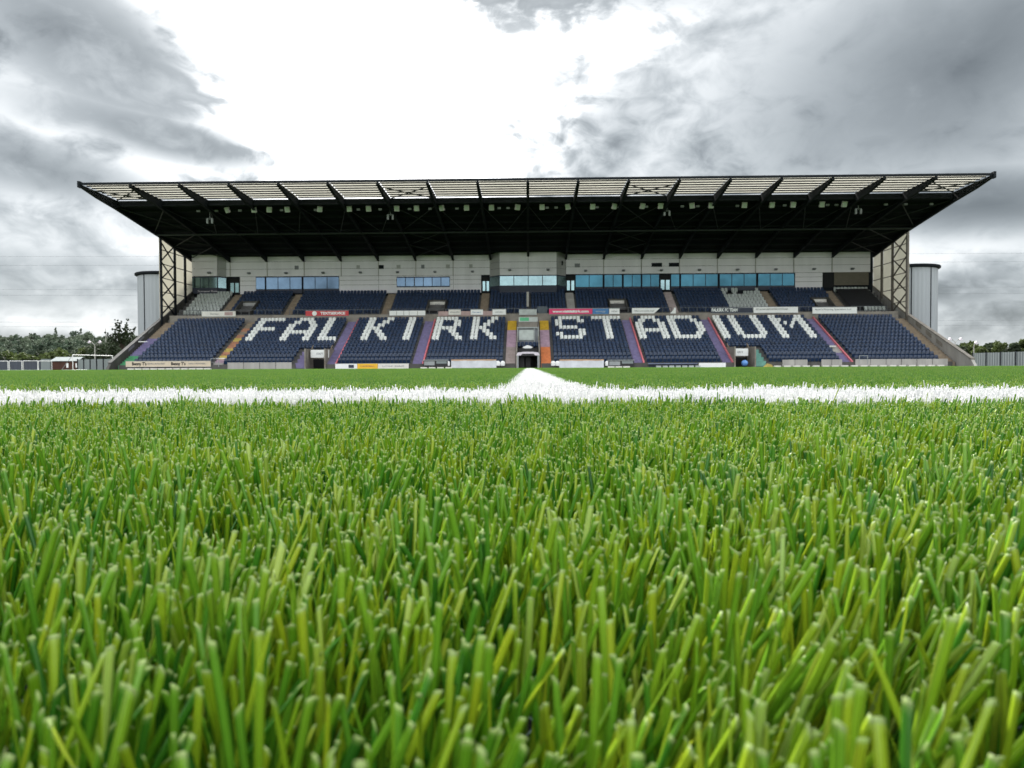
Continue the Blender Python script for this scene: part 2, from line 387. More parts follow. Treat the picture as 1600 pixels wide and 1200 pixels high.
def blades(root, lean_az, lean, h, w, yaw, tone, solid=True):
    """many turf fibres at once; root (n,2); returns verts, quads, material index, attrs"""
    n = len(root)
    ts = np.array([0, 0.35, 0.7, 0.985, 1.0]) if solid else np.array([0, 0.55, 1.0])
    if solid: cs = np.array([[-.5, -.02], [-.17, .035], [0, .10], [.17, .035], [.5, -.02], [0, -.03]]); cl = True
    else: cs = np.array([[-.5, 0], [0, .2], [.5, 0]]); cl = False
    nr, nc = len(ts), len(cs)
    T = ts[None, :, None]; C = cs[None, None, :, :]
    bend = np.sin(lean)[:, None, None] * (0.75*T + 0.25*T*T) * h[:, None, None]
    zz = np.cos(lean)[:, None, None] * T * h[:, None, None]
    ww = w[:, None, None] * (1 - 0.15*T)
    if solid: ww = ww * np.where(T > 0.99, 0.93, 1.0)
    cx, sx = np.cos(yaw)[:, None, None], np.sin(yaw)[:, None, None]
    lx = C[..., 0]*ww; ly = C[..., 1]*ww
    X = root[:, 0, None, None] + bend*np.cos(lean_az)[:, None, None] + lx*cx - ly*sx
    Y = root[:, 1, None, None] + bend*np.sin(lean_az)[:, None, None] + lx*sx + ly*cx
    cut = rng.normal(0, 0.45, n)[:, None, None]
    Z = zz + 0*X + np.where(T > 0.9, cut*lx, 0)
    V = np.stack([X, Y, Z], -1).reshape(-1, 3)
    q = []; mi = []
    for i in range(nr-1):
        for j in range(nc if cl else nc-1):
            j2 = (j+1) % nc
            q.append((i*nc+j, i*nc+j2, (i+1)*nc+j2, (i+1)*nc+j)); mi.append(1 if (solid and i == nr-2) else 0)
    if solid: b = (nr-1)*nc; q.append((b, b+1, b+4, b+5)); mi.append(1); q.append((b+1, b+2, b+3, b+4)); mi.append(1)
    q = np.array(q); Fq = (q[None] + (np.arange(n)*nr*nc)[:, None, None]).reshape(-1, 4)
    one = np.ones((n, nr, nc))
    at_ = {'t': (one*T).ravel(), 'tone': (one*tone[:, None, None]).ravel(), 'u': (one*(C[..., 0]+.5)).ravel()}
    return V, Fq, np.tile(mi, n), at_
def tuft_fibres(centres, nb, spread, solid):
    n = len(centres)*nb
    c = np.repeat(centres, nb, 0)
    a = rng.uniform(0, 2*np.pi, n); rr = spread*np.sqrt(rng.uniform(0, 1, n))
    root = c + np.stack([np.cos(a), np.sin(a)], 1)*rr[:, None]
    lean = np.abs(rng.normal(R(4), R(5), n)) + rr/spread*R(13)
    laz = a + rng.normal(0, .5, n)
    h = np.clip(rng.normal(0.0285, 0.0030, n), 0.018, 0.035)
    short = rng.uniform(0, 1, n) < 0.10
    h[short] *= rng.uniform(.55, .85, short.sum())
    w = rng.uniform(0.0008, 0.0015, n)
    yaw = rng.normal(0, .75, n)
    base = np.repeat(rng.uniform(.15, .85, len(centres)), nb)
    tone = np.clip(base*.5 + rng.uniform(-.1, 1.05, n)*.52, 0, 1)
    lean = np.where(rng.uniform(0, 1, n) < .05, lean + R(22), lean)
    return blades(root, laz, lean, h, w, yaw, tone, solid)
def proto(name, me):
    o = bpy.data.objects.new(name, me); return o     # data only, never linked to the scene
NV = 14
def tuft_protos(nm, mats, nb):
    out = []
    for i in range(NV):
        V, Fq, mi, at_ = tuft_fibres(np.zeros((1, 2)), nb, 0.0024, True)
        out.append(proto(nm, np_mesh(nm, V, Fq, mats, mi, at_)))
    return out
PS = 0.12
def patch_protos(nm, mats, k, jit=0.0035, sp=0.0071, nb=9):
    out = []
    g = int(PS/sp)
    for i in range(k):
        gx, gy = np.meshgrid((np.arange(g)+.5)/g*PS-PS/2, (np.arange(g)+.5)/g*PS-PS/2)
        c = np.stack([gx.ravel(), gy.ravel()], 1) + rng.uniform(-jit, jit, (g*g, 2))
        V, Fq, mi, at_ = tuft_fibres(c, nb, 0.0034, False)
        out.append(proto(nm, np_mesh(nm, V, Fq, mats[:1], None, at_)))
    return out
def instancer(name, pts, rots, scl, idx, protos, mats):
    me = bpy.data.meshes.new(name); me.vertices.add(len(pts)); me.vertices.foreach_set('co', np.ascontiguousarray(pts, np.float32).ravel())
    a = me.attributes.new('rot', 'FLOAT_VECTOR', 'POINT'); a.data.foreach_set('vector', np.ascontiguousarray(rots, np.float32).ravel())
    a = me.attributes.new('scl', 'FLOAT', 'POINT'); a.data.foreach_set('value', np.asarray(scl, np.float32))
    a = me.attributes.new('idx', 'INT', 'POINT'); a.data.foreach_set('value', np.asarray(idx, np.int32))
    for m in mats: me.materials.append(m)
    me.update()
    o = link(name, me)
    g = bpy.data.node_groups.new(name, 'GeometryNodeTree')
    g.interface.new_socket('Geometry', in_out='INPUT', socket_type='NodeSocketGeometry')
    g.interface.new_socket('Geometry', in_out='OUTPUT', socket_type='NodeSocketGeometry')
    gi = g.nodes.new('NodeGroupInput'); go = g.nodes.new('NodeGroupOutput')
    jn = g.nodes.new('GeometryNodeJoinGeometry')
    for pr in protos:
        oi = g.nodes.new('GeometryNodeObjectInfo'); oi.inputs[0].default_value = pr; oi.inputs['As Instance'].default_value = True
        g.links.new(oi.outputs['Geometry'], jn.inputs[0])
    ip = g.nodes.new('GeometryNodeInstanceOnPoints')
    g.links.new(gi.outputs[0], ip.inputs['Points']); g.links.new(jn.outputs[0], ip.inputs['Instance'])
    ip.inputs['Pick Instance'].default_value = True
    def na(nm, ty, sock):
        q_ = g.nodes.new('GeometryNodeInputNamedAttribute'); q_.data_type = ty; q_.inputs[0].default_value = nm
        g.links.new(q_.outputs[0], ip.inputs[sock])
    na('idx', 'INT', 'Instance Index'); na('scl', 'FLOAT', 'Scale')
    q_ = g.nodes.new('GeometryNodeInputNamedAttribute'); q_.data_type = 'FLOAT_VECTOR'; q_.inputs[0].default_value = 'rot'
    er = g.nodes.new('FunctionNodeEulerToRotation'); g.links.new(q_.outputs[0], er.inputs[0]); g.links.new(er.outputs[0], ip.inputs['Rotation'])
    g.links.new(ip.outputs[0], go.inputs[0])
    md = o.modifiers.new('fibres', 'NODES'); md.node_group = g
    return o
LX0, LX1 = -0.038, 0.082            # halfway line
LY0, LY1 = 0.70, 0.95             # touchline
NEAR = 1.30
# near zone: tufts one by one
sp = 0.0071
gy = np.arange(-0.12, NEAR, sp*0.9)
gx = np.arange(-1.6, 1.6, sp)
GX, GY = np.meshgrid(gx, gy); GX = GX + (np.arange(len(gy)) % 2)[:, None]*sp/2
P_ = np.stack([GX.ravel(), GY.ravel()], 1)
P_ = P_[np.abs(P_[:, 0]) < 0.78*np.clip(P_[:, 1], 0, 9) + 0.38]
P_ += rng.uniform(-.5*sp, .5*sp, P_.shape)
fn = lambda x, y, a, b: np.sin(x*a + 1.3*np.sin(y*b)) * np.cos(y*a*.8 + 1.7*np.sin(x*b*.7))
gap = fn(P_[:, 0], P_[:, 1], 160, 120) + fn(P_[:, 0]+.3, P_[:, 1], 310, 200)*.7
keep = gap > -0.50
P_ = P_[keep]
edge = rng.normal(0, .0035, (len(P_), 2))
inl = ((P_[:, 0]+edge[:, 0] > LX0) & (P_[:, 0]+edge[:, 0] < LX1) & (P_[:, 1] > LY1)) | ((P_[:, 1]+edge[:, 1]*2 > LY0) & (P_[:, 1]+edge[:, 1]*2 < LY1))
# the two lines meet in a small rounded fillet
d_ = np.maximum(np.where(P_[:, 0] < LX0, LX0-P_[:, 0], P_[:, 0]-LX1), 0)
inl |= (P_[:, 1] >= LY1) & (P_[:, 1] < LY1 + 0.10*np.exp(-d_/0.035) - 0.02)
def tufts(mask, name, protos, mats, extra=0.0):
    Q = P_[mask]; n = len(Q)
    tx = R(5)*fn(Q[:, 0], Q[:, 1], 14, 9) + R(5)*fn(Q[:, 0], Q[:, 1], 70, 45) + R(9) + np.clip(Q[:, 0], -.1, .35)*R(34) + rng.normal(0, R(4), n)
    ty = R(5)*fn(Q[:, 1]+.2, Q[:, 0], 17, 8) + rng.normal(0, R(4), n)
    ph = rng.uniform(-.5, .5, n) + np.pi*rng.integers(0, 2, n); ty = ty + R(7)
    rots = np.stack([ty*np.cos(ph) + tx*np.sin(ph), -ty*np.sin(ph) + tx*np.cos(ph), ph], 1)
    pts = np.concatenate([Q, crown(Q[:, 1])[:, None]], 1)
    scl = 1.0 + .055*fn(Q[:, 0], Q[:, 1], 40, 25) + .10*fn(Q[:, 0]+.7, Q[:, 1], 150, 110) + rng.normal(0, .05, n) + extra
    return instancer(name, pts, rots, scl, rng.integers(0, len(protos), n), protos, mats)
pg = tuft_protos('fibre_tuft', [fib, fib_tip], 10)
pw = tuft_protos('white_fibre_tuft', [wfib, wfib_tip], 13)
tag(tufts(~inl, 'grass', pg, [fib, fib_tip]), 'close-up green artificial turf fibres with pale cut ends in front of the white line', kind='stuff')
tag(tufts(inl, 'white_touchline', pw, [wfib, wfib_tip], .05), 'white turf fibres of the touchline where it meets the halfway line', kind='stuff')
# far zone: patches
def patches(name, cells, protos, mats):
    cells = np.array(cells); n = len(cells)
    pts = np.concatenate([cells, crown(cells[:, 1])[:, None]], 1)
    rots = np.zeros((n, 3)); rots[:, 2] = np.pi*rng.integers(0, 2, n)
    scl = 1.0 + rng.normal(0, .012, n)
    return instancer(name, pts, rots, scl, rng.integers(0, len(protos), n), protos, mats)
cg, cw = [], []
XC = (LX0+LX1)/2
for j in range(int((14-NEAR)/PS)):
    y = NEAR + PS*(j+.5); half = .78*y + 1.7
    k = int(half/PS)
    for i in range(-k, k+1):
        (cw if i == 0 else cg).append((XC + i*PS, y))
# turf around and behind the camera, outside the near zone
for j in range(0, int((NEAR+1.0)/PS)):
    y = NEAR - PS*(j+.5)
    if y > NEAR: continue
    for i in range(-26, 27):
        x = XC + i*PS
        lim = 0.78*max(y, 0) + .38 - .06 if y > -.12 else -1
        if abs(x) > lim: (cw if (LY0 < y < LY1) else cg).append((x, y))
fib_far = blade_mat('turf_fibre_green_far', [(0.0, (0.014, 0.07, 0.010)), (0.28, (0.034, 0.13, 0.012)), (0.52, (0.07, 0.18, 0.012)), (0.78, (0.14, 0.22, 0.012)), (1.0, (0.18, 0.27, 0.08))], (0.20, 0.30, 0.09))
ppg = patch_protos('fibre_patch', [fib_far], 8); wfib_far = blade_mat('line_fibre_white_far', [(0.0, (0.44, 0.46, 0.47)), (0.5, (0.60, 0.62, 0.62)), (1.0, (0.72, 0.73, 0.72))], (0.74, 0.74, 0.74), 0.3)
ppw = patch_protos('white_fibre_patch', [wfib_far], 3)
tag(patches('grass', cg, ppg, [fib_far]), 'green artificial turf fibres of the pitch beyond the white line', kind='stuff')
tag(patches('white_halfway_line', cw, ppw, [wfib_far]), 'white halfway line running straight away towards the tunnel', kind='stuff')
# thatch: short curled fibres down between the tufts
nth = 26000
tx_ = rng.uniform(-.55, .55, nth); ty_ = rng.uniform(.02, .5, nth)
ok = np.abs(tx_) < .8*ty_+.12; tx_, ty_ = tx_[ok], ty_[ok]; nth = len(tx_)
V, Fq, mi, at_ = blades(np.stack([tx_, ty_], 1), rng.uniform(0, 6.28, nth), rng.uniform(R(35), R(85), nth), rng.uniform(.005, .012, nth), rng.uniform(.0003, .0006, nth), rng.uniform(0, 6.28, nth), rng.uniform(0, 1, nth), False)
V[:, 2] += crown(V[:, 1]) + .001
tag(link('thatch', np_mesh('thatch', V, Fq, [thatch])), 'curled blue-green thatch lying deep between the nearest turf fibres', kind='stuff')
# single long fibres
V, Fq, mi, at_ = blades(np.array([[at(1281, 604, .56).x, .56]]), np.array([.1]), np.array([R(19)]), np.array([.056]), np.array([.0011]), np.array([.2]), np.array([.75]), True)
V[:, 2] += .0015
tag(link('turf_fibre', np_mesh('turf_fibre', V, Fq, [fib, fib_tip], mi, at_)), 'single overlong turf fibre standing up past the white line below the end block', 'grass blade')

# ------------------------------------------------------------------ grandstand
FR = [(i-9)*5.2 for i in range(19)]          # roof frame positions
ROW_Y, ROW_D, ROW_Z, ROW_H = 79.7, 0.84, 0.50, 0.44
def rowy(r): return ROW_Y + ROW_D*r
def rowz(r): return ROW_Z + ROW_H*r
UP_Y, UP_D, UP_Z, UP_H = 92.65, 0.80, 7.05, 0.50
def upy(q): return UP_Y + UP_D*q
def upz(q): return UP_Z + UP_H*q
WALL_Y = 98.7
stand = empty('grandstand', (0, 80, 0), 'long two-tier football stand with dark cantilever roof and blue seats', 'grandstand')
def part(name, mb, m, parent=None, label=None):
    o = mb.build(name, m, parent or stand)
    if label: o['label'] = label
    return o
# lower terrace (openings: two vomitories and the tunnel)
VOM = [(-25.1, -22.95), (22.95, 25.1)]
TUN = (-1.40, 1.35)
segs = [(-46.6, VOM[0][0], 0), (VOM[0][0], VOM[0][1], 4), (VOM[0][1], TUN[0], 0), (TUN[0], TUN[1], 5), (TUN[1], VOM[1][0], 0), (VOM[1][0], VOM[1][1], 4), (VOM[1][1], 46.9, 0)]
m_ = MB()
for r in range(13):
    for x0, x1, r0 in segs:
        if r >= r0: m_.box(x0, x1, rowy(r), rowy(r)+ROW_D+(.3 if r == 12 else 0), max(0, rowz(r)-.9), rowz(r))
part('lower_terrace', m_, terrace_m)
m_ = MB()
for q in range(7):
    m_.box(-46.6, 46.9, upy(q), upy(q)+UP_D+(.6 if q == 6 else 0), upz(q)-1.0, upz(q))
m_.box(-46.6, 46.9, 90.95, UP_Y, 5.9, 6.45)
part('upper_terrace', m_, terrace_m)
part('parapet', MB().box(-46.3, 46.6, 90.80, 90.94, 5.7, 6.98), concrete, label='concrete upstand wall between the lower and upper seats')
# vomitory and tunnel shells
for x0, x1 in VOM:
    m_ = MB()
    m_.box(x0, x1, rowy(4)+.05, rowy(4)+.2, 1.2, rowz(4)-.01)
    m_.box(x0-.12, x0+.02, ROW_Y-.3, rowy(4), 0, rowz(3)+.5); m_.box(x1-.02, x1+.12, ROW_Y-.3, rowy(4), 0, rowz(3)+.5)
    v_ = part('vomitory', m_, concrete)
    MB().box(x0-.05, x1+.05, rowy(3)+.1, rowy(4)+3.0, 0, 1.19).build('doorway', black, v_)  # solid black block, painted as the shade inside the exit
    for xx in (x0-.05, x1+.05):
        m_ = MB(); m_.beam((xx, ROW_Y-.4, .9), (xx, rowy(3)+.4, rowz(3)+.95), .07)
        for k_ in range(4): yy = ROW_Y-.3 + k_; m_.beam((xx, yy, .3+.5*k_), (xx, yy, .95+.52*k_), .05)
        m_.build('handrail', tan_s, v_)
# raking side walls
for sx, y_foot in ((-1, 78.4), (1, 76.6)):
    xo = 47.0*sx if sx < 0 else 47.35
    pts = [(xo, y_foot, 0), (xo, y_foot+.6, .75), (xo, 91.0, 6.85), (xo, 99.6, 11.3), (xo, 99.6, 0)]
    w_ = part('side_wall', MB().prism(pts, (.32*sx, 0, 0)), concrete_dark if sx < 0 else concrete_pale, label='dark stained raking side wall' if sx < 0 else 'pale raking side wall')
    MB().prism([(xo-.06*sx, y_foot+.55, .76), (xo-.06*sx, 91.0, 6.86), (xo-.06*sx, 99.6, 11.31), (xo-.06*sx, 99.6, 11.43), (xo-.06*sx, 91.0, 6.98), (xo-.06*sx, y_foot+.5, .86)], (.44*sx, 0, 0)).build('coping', terrace_m if sx < 0 else concrete, w_)
    # panels hung on the inner face
    for k_ in range(3):
        ya = 82.5 + k_*2.2
        MB().prism([(xo-.03*sx, ya, .52*(ya-79)+.15+.2), (xo-.03*sx, ya+1.2, .52*(ya-77.8)+.15+.2), (xo-.03*sx, ya+1.2, .52*(ya-77.8)+.85), (xo-.03*sx, ya, .52*(ya-79)+.85)], (.025*sx, 0, 0)).build('wall_panel', galv if sx < 0 else concrete, w_)
# aisle stairs, painted
def stair(name, xc, w, rows, fy, fz, depth, rise, mats_of, edge=None, parent=None, tilt=None):
    st = bpy.data.objects.new(name, None); col.objects.link(st); st.parent = stand; st.location = (0, 0, 0)
    st.matrix_parent_inverse = Matrix.Translation(-stand.location)
    for r in rows:
        MB().box(xc-w/2, xc+w/2, fy(r)-.02, fy(r)+depth-.025, fz(r)-rise+.01, fz(r)+.02).add([], []).box(xc-w/2, xc+w/2, fy(r)+depth*.5, fy(r)+depth-.025, fz(r)+.02, fz(r)+.02+rise/2).build('step', mats_of(r), st)
    if edge:
        ra, rb = rows[0], rows[-1]
        m_ = MB().prism([(xc+w/2+.005, fy(ra)-.06, 0.02), (xc+w/2+.005, fy(ra)-.06, fz(ra)+.12), (xc+w/2+.005, fy(rb)+depth, fz(rb)+rise+.14), (xc+w/2+.005, fy(rb)+depth, fz(rb)-.3)], (.16, 0, 0))
        m_.build('edge_strip', edge, st)
    return st
def rep(lst, n):   # lst of (count, mat)
    out = []
    for c, m in lst: out += [m]*c
    return lambda r: out[min(r, len(out)-1)]
allr = range(13)
brick_alt = [concrete_pale, lilac_s, mustard_s, salmon_s, mustard_s, salmon_s, salmon_s, mustard_s, salmon_s, tan_s, salmon_s, tan_s, tan_s]
stair('aisle_stairs', -35.3, 1.15, allr, rowy, rowz, ROW_D, ROW_H, lambda r: brick_alt[r])
for xc in (-22.4, -12.55): stair('aisle_stairs', xc, 1.15, allr, rowy, rowz, ROW_D, ROW_H, lambda r: purple, rose)
stair('aisle_stairs', 12.3, 1.0, allr, rowy, rowz, ROW_D, ROW_H, lambda r: purple, rose)
stair('aisle_stairs', 22.2, 0.95, allr, rowy, rowz, ROW_D, ROW_H, lambda r: purple, rose)
stair('aisle_stairs', 35.35, 0.95, allr, rowy, rowz, ROW_D, ROW_H, lambda r: concrete_pale if r in (3, 4) else purple, rose)
stair('aisle_stairs', -2.05, 1.12, allr, rowy, rowz, ROW_D, ROW_H, rep([(5, greypink), (5, lilac_s), (4, yellow_s)], 13))
stair('aisle_stairs', 1.98, 1.12, allr, rowy, rowz, ROW_D, ROW_H, rep([(5, orange_s), (5, lilac_s), (4, yellow_s)], 13))
stair('end_stairs', -45.95, 1.35, allr, rowy, rowz, ROW_D, ROW_H, rep([(3, green_s), (5, purple), (5, tan_s)], 13))
stair('end_stairs', 46.45, 1.35, allr, rowy, rowz, ROW_D, ROW_H, lambda r: tan_s)
# short stairs beside the vomitories
def side_stair(x0, x1, m, lean):
    for r in range(4):
        MB().box(x0, x1, rowy(r)-.8, rowy(r), rowz(r)-.5, rowz(r)-.02).build('step', m, ss)
for x0, x1, m in ((-26.35, -25.25, purple), (25.25, 26.4, teal_s)):
    ss = bpy.data.objects.new('vomitory_stairs', None); col.objects.link(ss); ss.parent = stand; ss.matrix_parent_inverse = Matrix.Translation(-stand.location)
    for r in range(4):
        MB().box(x0, x1, rowy(r)-.03, rowy(r)+ROW_D-.03, rowz(r)-.4, rowz(r)+.21).build('step', m, ss)
for xc, m in ((-40.2, tan_s), (-31.7, tan_s), (-18.8, tan_s), (-5.85, tan_s), (5.65, concrete_pale), (19.0, greypink), (32.1, tan_s), (40.8, tan_s)):
    stair('upper_aisle_stairs', xc, 1.05, range(7), upy, upz, UP_D, UP_H, lambda r, m=m: m)

# front wall
FWY = ROW_Y - 0.12
def wall_run(x0, x1, z1, m, nparts, name='front_panel'):
    w = (x1-x0)/nparts
    for k_ in range(nparts): MB().box(x0+k_*w+.03, x0+(k_+1)*w-.03, FWY-.06, FWY, .06, z1).build(name, m, stand)
for a, b in ((-46.5, VOM[0][0]-1.2), (VOM[0][1], TUN[0]-.12), (TUN[1]+.12, VOM[1][0]), (VOM[1][1]+1.35, 46.8)):
    part('front_wall', MB().box(a, b, FWY, FWY+.11, 0, .56), concrete_dark)
wall_run(ax(355, FWY), ax(456, FWY), .80, concrete_pale, 4)
wall_run(ax(1222, FWY), ax(1262, FWY), .84, concrete_pale, 2)
wall_run(ax(1283, FWY), ax(1316, FWY), .84, concrete_pale, 2)
wall_run(ax(1336, FWY), ax(1481, FWY), .86, concrete_pale, 6)
for px in list(range(204, 330, 12)) + list(range(662, 703, 13)) + list(range(955, 990, 12)) + list(range(1215, 1480, 15)):
    x = ax(px, FWY-.5)
    MB().box(x-.36, x+.36, FWY-.6, FWY-.3, 0, .19).build('kerb_block', off_white, stand)

# seats -------------------------------------------------------------
def seat_verts():
    """tip-up stadium seat facing -y, origin on the tread below it"""
    mb = MB()
    w = .200
    # backrest: chamfered outline, curved in two halves
    out = [(-w, .40), (-w, .70), (-w+.06, .79), (w-.06, .79), (w, .70), (w, .40)]
    mb.add([(x, .30+.05*(z-.4)-(.03 if abs(x) > .15 else 0), z) for x, z in out] + [(x, .34+.05*(z-.4)-(.03 if abs(x) > .15 else 0), z) for x, z in out],
           [(0,1,2,3,4,5)[::-1], (6,7,8,9,10,11)] + [(i,(i+1)%6,(i+1)%6+6,i+6) for i in range(6)])
    # tipped-up pan
    out = [(-w+.01, .16), (-w+.01, .43), (-w+.05, .50), (w-.05, .50), (w-.01, .43), (w-.01, .16)]
    mb.add([(x, .24-.30*(z-.16), z) for x, z in out] + [(x, .29-.30*(z-.16), z) for x, z in out],
           [(0,1,2,3,4,5)[::-1], (6,7,8,9,10,11)] + [(i,(i+1)%6,(i+1)%6+6,i+6) for i in range(6)])
    mb.box(-.03, .03, .28, .36, .0, .42)
    return mb
SB = seat_verts()
seat_me = bpy.data.meshes.new('stadium_seat'); seat_me.from_pydata(SB.v, [], SB.f); seat_me.materials.append(seat_blue); seat_me.update()
SPC = 0.46
BL = [(-45.15, -35.95), (-34.65, -23.10), (-21.65, -13.25), (-11.75, -2.75), (2.75, 11.65), (13.05, 21.60), (22.95, 34.75), (36.10, 45.65)]
BLN = ['left end block', 'block under F A L', 'block under the first K I', 'block under R K', 'block under S T', 'block under A D', 'block under I U M', 'right end block']
ORD = 'first second third fourth fifth sixth seventh eighth ninth tenth eleventh twelfth thirteenth fourteenth fifteenth sixteenth seventeenth eighteenth nineteenth twentieth twenty-first twenty-second twenty-third twenty-fourth twenty-fifth twenty-sixth twenty-seventh twenty-eighth'.split()
LET = [  # bitmap rows top to bottom, first-column pixel, row (from the top, 1-7) it was read at
 ('F', 388, 7, ['#######','##.....','##.....','######.','##.....','##.....','##.....']),
 ('A', 436, 7, ['..####..','.##..##.','##....##','##....##','########','##....##','##....##']),
 ('L', 497.5, 7, ['##.....','##.....','##.....','##.....','##.....','##.....','#######']),
 ('K', 566.8, 7, ['##...##.','##..##..','##.##...','####....','##.##...','##..##..','##...##.']),
 ('I', 633, 7, ['##']*7),
 ('R', 675.8, 7, ['######..','##...##.','##...##.','######..','##..##..','##...##.','##....##']),
 ('K', 739.7, 7, ['##...##.','##..##..','##.##...','####....','##.##...','##..##..','##...##.']),
 ('S', 873.5, 7, ['.######.','##....##','##......','.#####..','......##','##....##','.######.']),
 ('T', 926.9, 1, ['########'] + ['...##...']*6),
 ('A', 995.5, 7, ['..####..','.##..##.','##....##','##....##','########','##....##','##....##']),
 ('D', 1046, 1, ['#######..','##....##.','##.....##','##.....##','##.....##','##....##.','#######..']),
 ('I', 1113.5, 1, ['##']*7),
 ('U', 1139.7, 1, ['##....##']*6 + ['.######.']),
 ('M', 1200.4, 1, ['##.....##','###...###','##.#.#.##','##..#..##','##.....##','##.....##','##.....##']),
]
LWHERE = ['at the left end of the word in the left half', 'second from the left', 'left of the first purple aisle', 'right of the first purple aisle', 'alone beside the second purple aisle', 'right of the second purple aisle', 'nearest the left of the tunnel', 'nearest the right of the tunnel', 'after the S', 'right of the third purple aisle', 'after the A in the right half', 'thin stroke right of the fourth purple aisle', 'second from the right end', 'last letter before the end block']
blocks = []
for a, b in BL:
    n_ = int((b-a)/SPC); off = a + ((b-a) - n_*SPC)/2 + SPC/2
    blocks.append([off + i*SPC for i in range(n_)])
white_at = {}
for li, (ch, px, rr_, bm) in enumerate(LET):
    r = 13 - rr_
    X = ax(px, rowy(r)+.3, 500)
    bi = min(range(len(blocks)), key=lambda i: min(abs(x-X) for x in blocks[i]))
    i0 = min(range(len(blocks[bi])), key=lambda i: abs(blocks[bi][i]-X))
    for k_, row in enumerate(bm):
        for j, c in enumerate(row):
            if c == '#' and i0+j < len(blocks[bi]): white_at[(12-k_, bi, i0+j)] = li
single, mass, letters = [], [], {}
for r in range(13):
    for bi, xs in enumerate(blocks):
        for i, x in enumerate(xs):
            if bi == 1 and r < 4 and x > -26.6: continue
            if bi == 6 and r < 4 and x < 26.7: continue
            pos = (x, rowy(r), rowz(r))
            key = (r, bi, i)
            if key in white_at: letters.setdefault(white_at[key], []).append(pos)
            elif r == 11 and bi == 6 and i == 22: mass.append(pos)
            else:
                if len(single) < 300 and r < 2: single.append((pos, bi, r, i))
                else: mass.append(pos)
for i in range(6): mass.append((-1.15 + i*.46, rowy(4)+.1, rowz(4)+.05))
UAX = [-46.3, -40.2, -31.7, -18.8, -5.85, 5.65, 19.0, 32.1, 40.8, 46.7]
UV = [(-38.7, -36.6), (-13.3, -11.1), (10.8, 12.9), (37.6, 39.7)]
mass_up, grey_l, grey_r, end_w = [], [], [], []
for q in range(7):
    for k_ in range(9):
        a, b = UAX[k_]+.62, UAX[k_+1]-.62
        n_ = int((b-a)/SPC); off = a + ((b-a)-n_*SPC)/2 + SPC/2
        for i in range(n_):
            x = off+i*SPC
            if q < 4 and any(v0-.2 < x < v1+.2 for v0, v1 in UV): continue
            if abs(x+.0) < .2 : continue
            pos = (x, upy(q), upz(q))
            if k_ == 0: grey_l.append(pos)
            elif k_ == 6 and x > 31.4-.46*11.5 - (6-q)*.0: 
                if q in (5, 6) and rng.uniform() < .45: continue
                grey_r.append(pos)
            elif k_ == 8:
                if q == 6 or q == 0 and x > 43.2: end_w.append(pos)
                elif x > 46.7-.62-.5: end_w.append(pos)
                continue
            else: mass_up.append(pos)
def seat_mass(name, poss, m, label, cat, kind='stuff', group=None):
    v0 = np.array(SB.v); n = len(poss); P = np.array(poss)
    tl = rng.normal(0, .02, (n, 1, 1))
    V = v0[None] + P[:, None, :]; V[:, :, 1] += (v0[None, :, 2]*tl[:, :, 0])
    f4 = [f for f in SB.f if len(f) == 4]; f6 = [f for f in SB.f if len(f) == 6]
    for f in f6: f4 += [(f[0], f[1], f[2], f[3]), (f[0], f[3], f[4], f[5])]
    Fq = (np.array(f4)[None] + (np.arange(n)*len(v0))[:, None, None]).reshape(-1, 4)
    me = np_mesh(name, V.reshape(-1, 3), Fq, [m])
    o = link(name, me)
    return tag(o, label, cat, group, kind)
first = None
for (pos, bi, r, i) in single:
    o = bpy.data.objects.new('stadium_seat', seat_me); col.objects.link(o)
    o.location = pos
    o.rotation_euler = (rng.normal(0, .02), 0, rng.normal(0, .015))
    tag(o, 'blue ' + ('front' if r == 0 else 'second') + '-row seat, ' + ORD[i] + ' from the left, in the ' + BLN[bi], 'seat', 'blue seats of the two front rows')
seat_mass('blue_seats', mass, seat_blue, 'rows of dark blue tip-up seats of the lower tier round the white letters', 'seats')
seat_mass('upper_blue_seats', mass_up, seat_blue, 'rows of dark blue seats of the shaded upper tier', 'seats')
for li, poss in letters.items():
    seat_mass('seat_letter', poss, seat_white, 'white seats forming the letter ' + LET[li][0] + ', ' + LWHERE[li], 'letter', group='letters spelled in white seats')
seat_mass('grey_seats', grey_l, seat_grey, 'small group of pale grey seats in the upper left corner', 'seats')
seat_mass('grey_seats', grey_r, seat_grey, 'group of pale grey seats with gaps in the right half of the upper tier', 'seats')
seat_mass('white_seats', end_w, seat_grey, 'white seats edging the black covered corner of the upper right tier', 'seats')
# black cover over the right-hand corner seats
m_ = MB(); cx0, cx1 = 41.5, 45.9
m_.add([(cx0, UP_Y+.5, UP_Z+.95), (cx1, UP_Y+.5, UP_Z+.95), (cx1, upy(6)-.1, upz(6)+.5), (cx0, upy(6)-.1, upz(6)+.5)], [(0,1,2,3)])
m_.prism([(cx0, UP_Y+.5, UP_Z+.2), (cx1, UP_Y+.5, UP_Z+.2), (cx1, UP_Y+.5, UP_Z+.94), (cx0, UP_Y+.5, UP_Z+.94)], (0, .05, 0))
tag(m_.build('seat_cover', seat_black), 'black sheet stretched over the seats of the upper right corner', 'sheet')

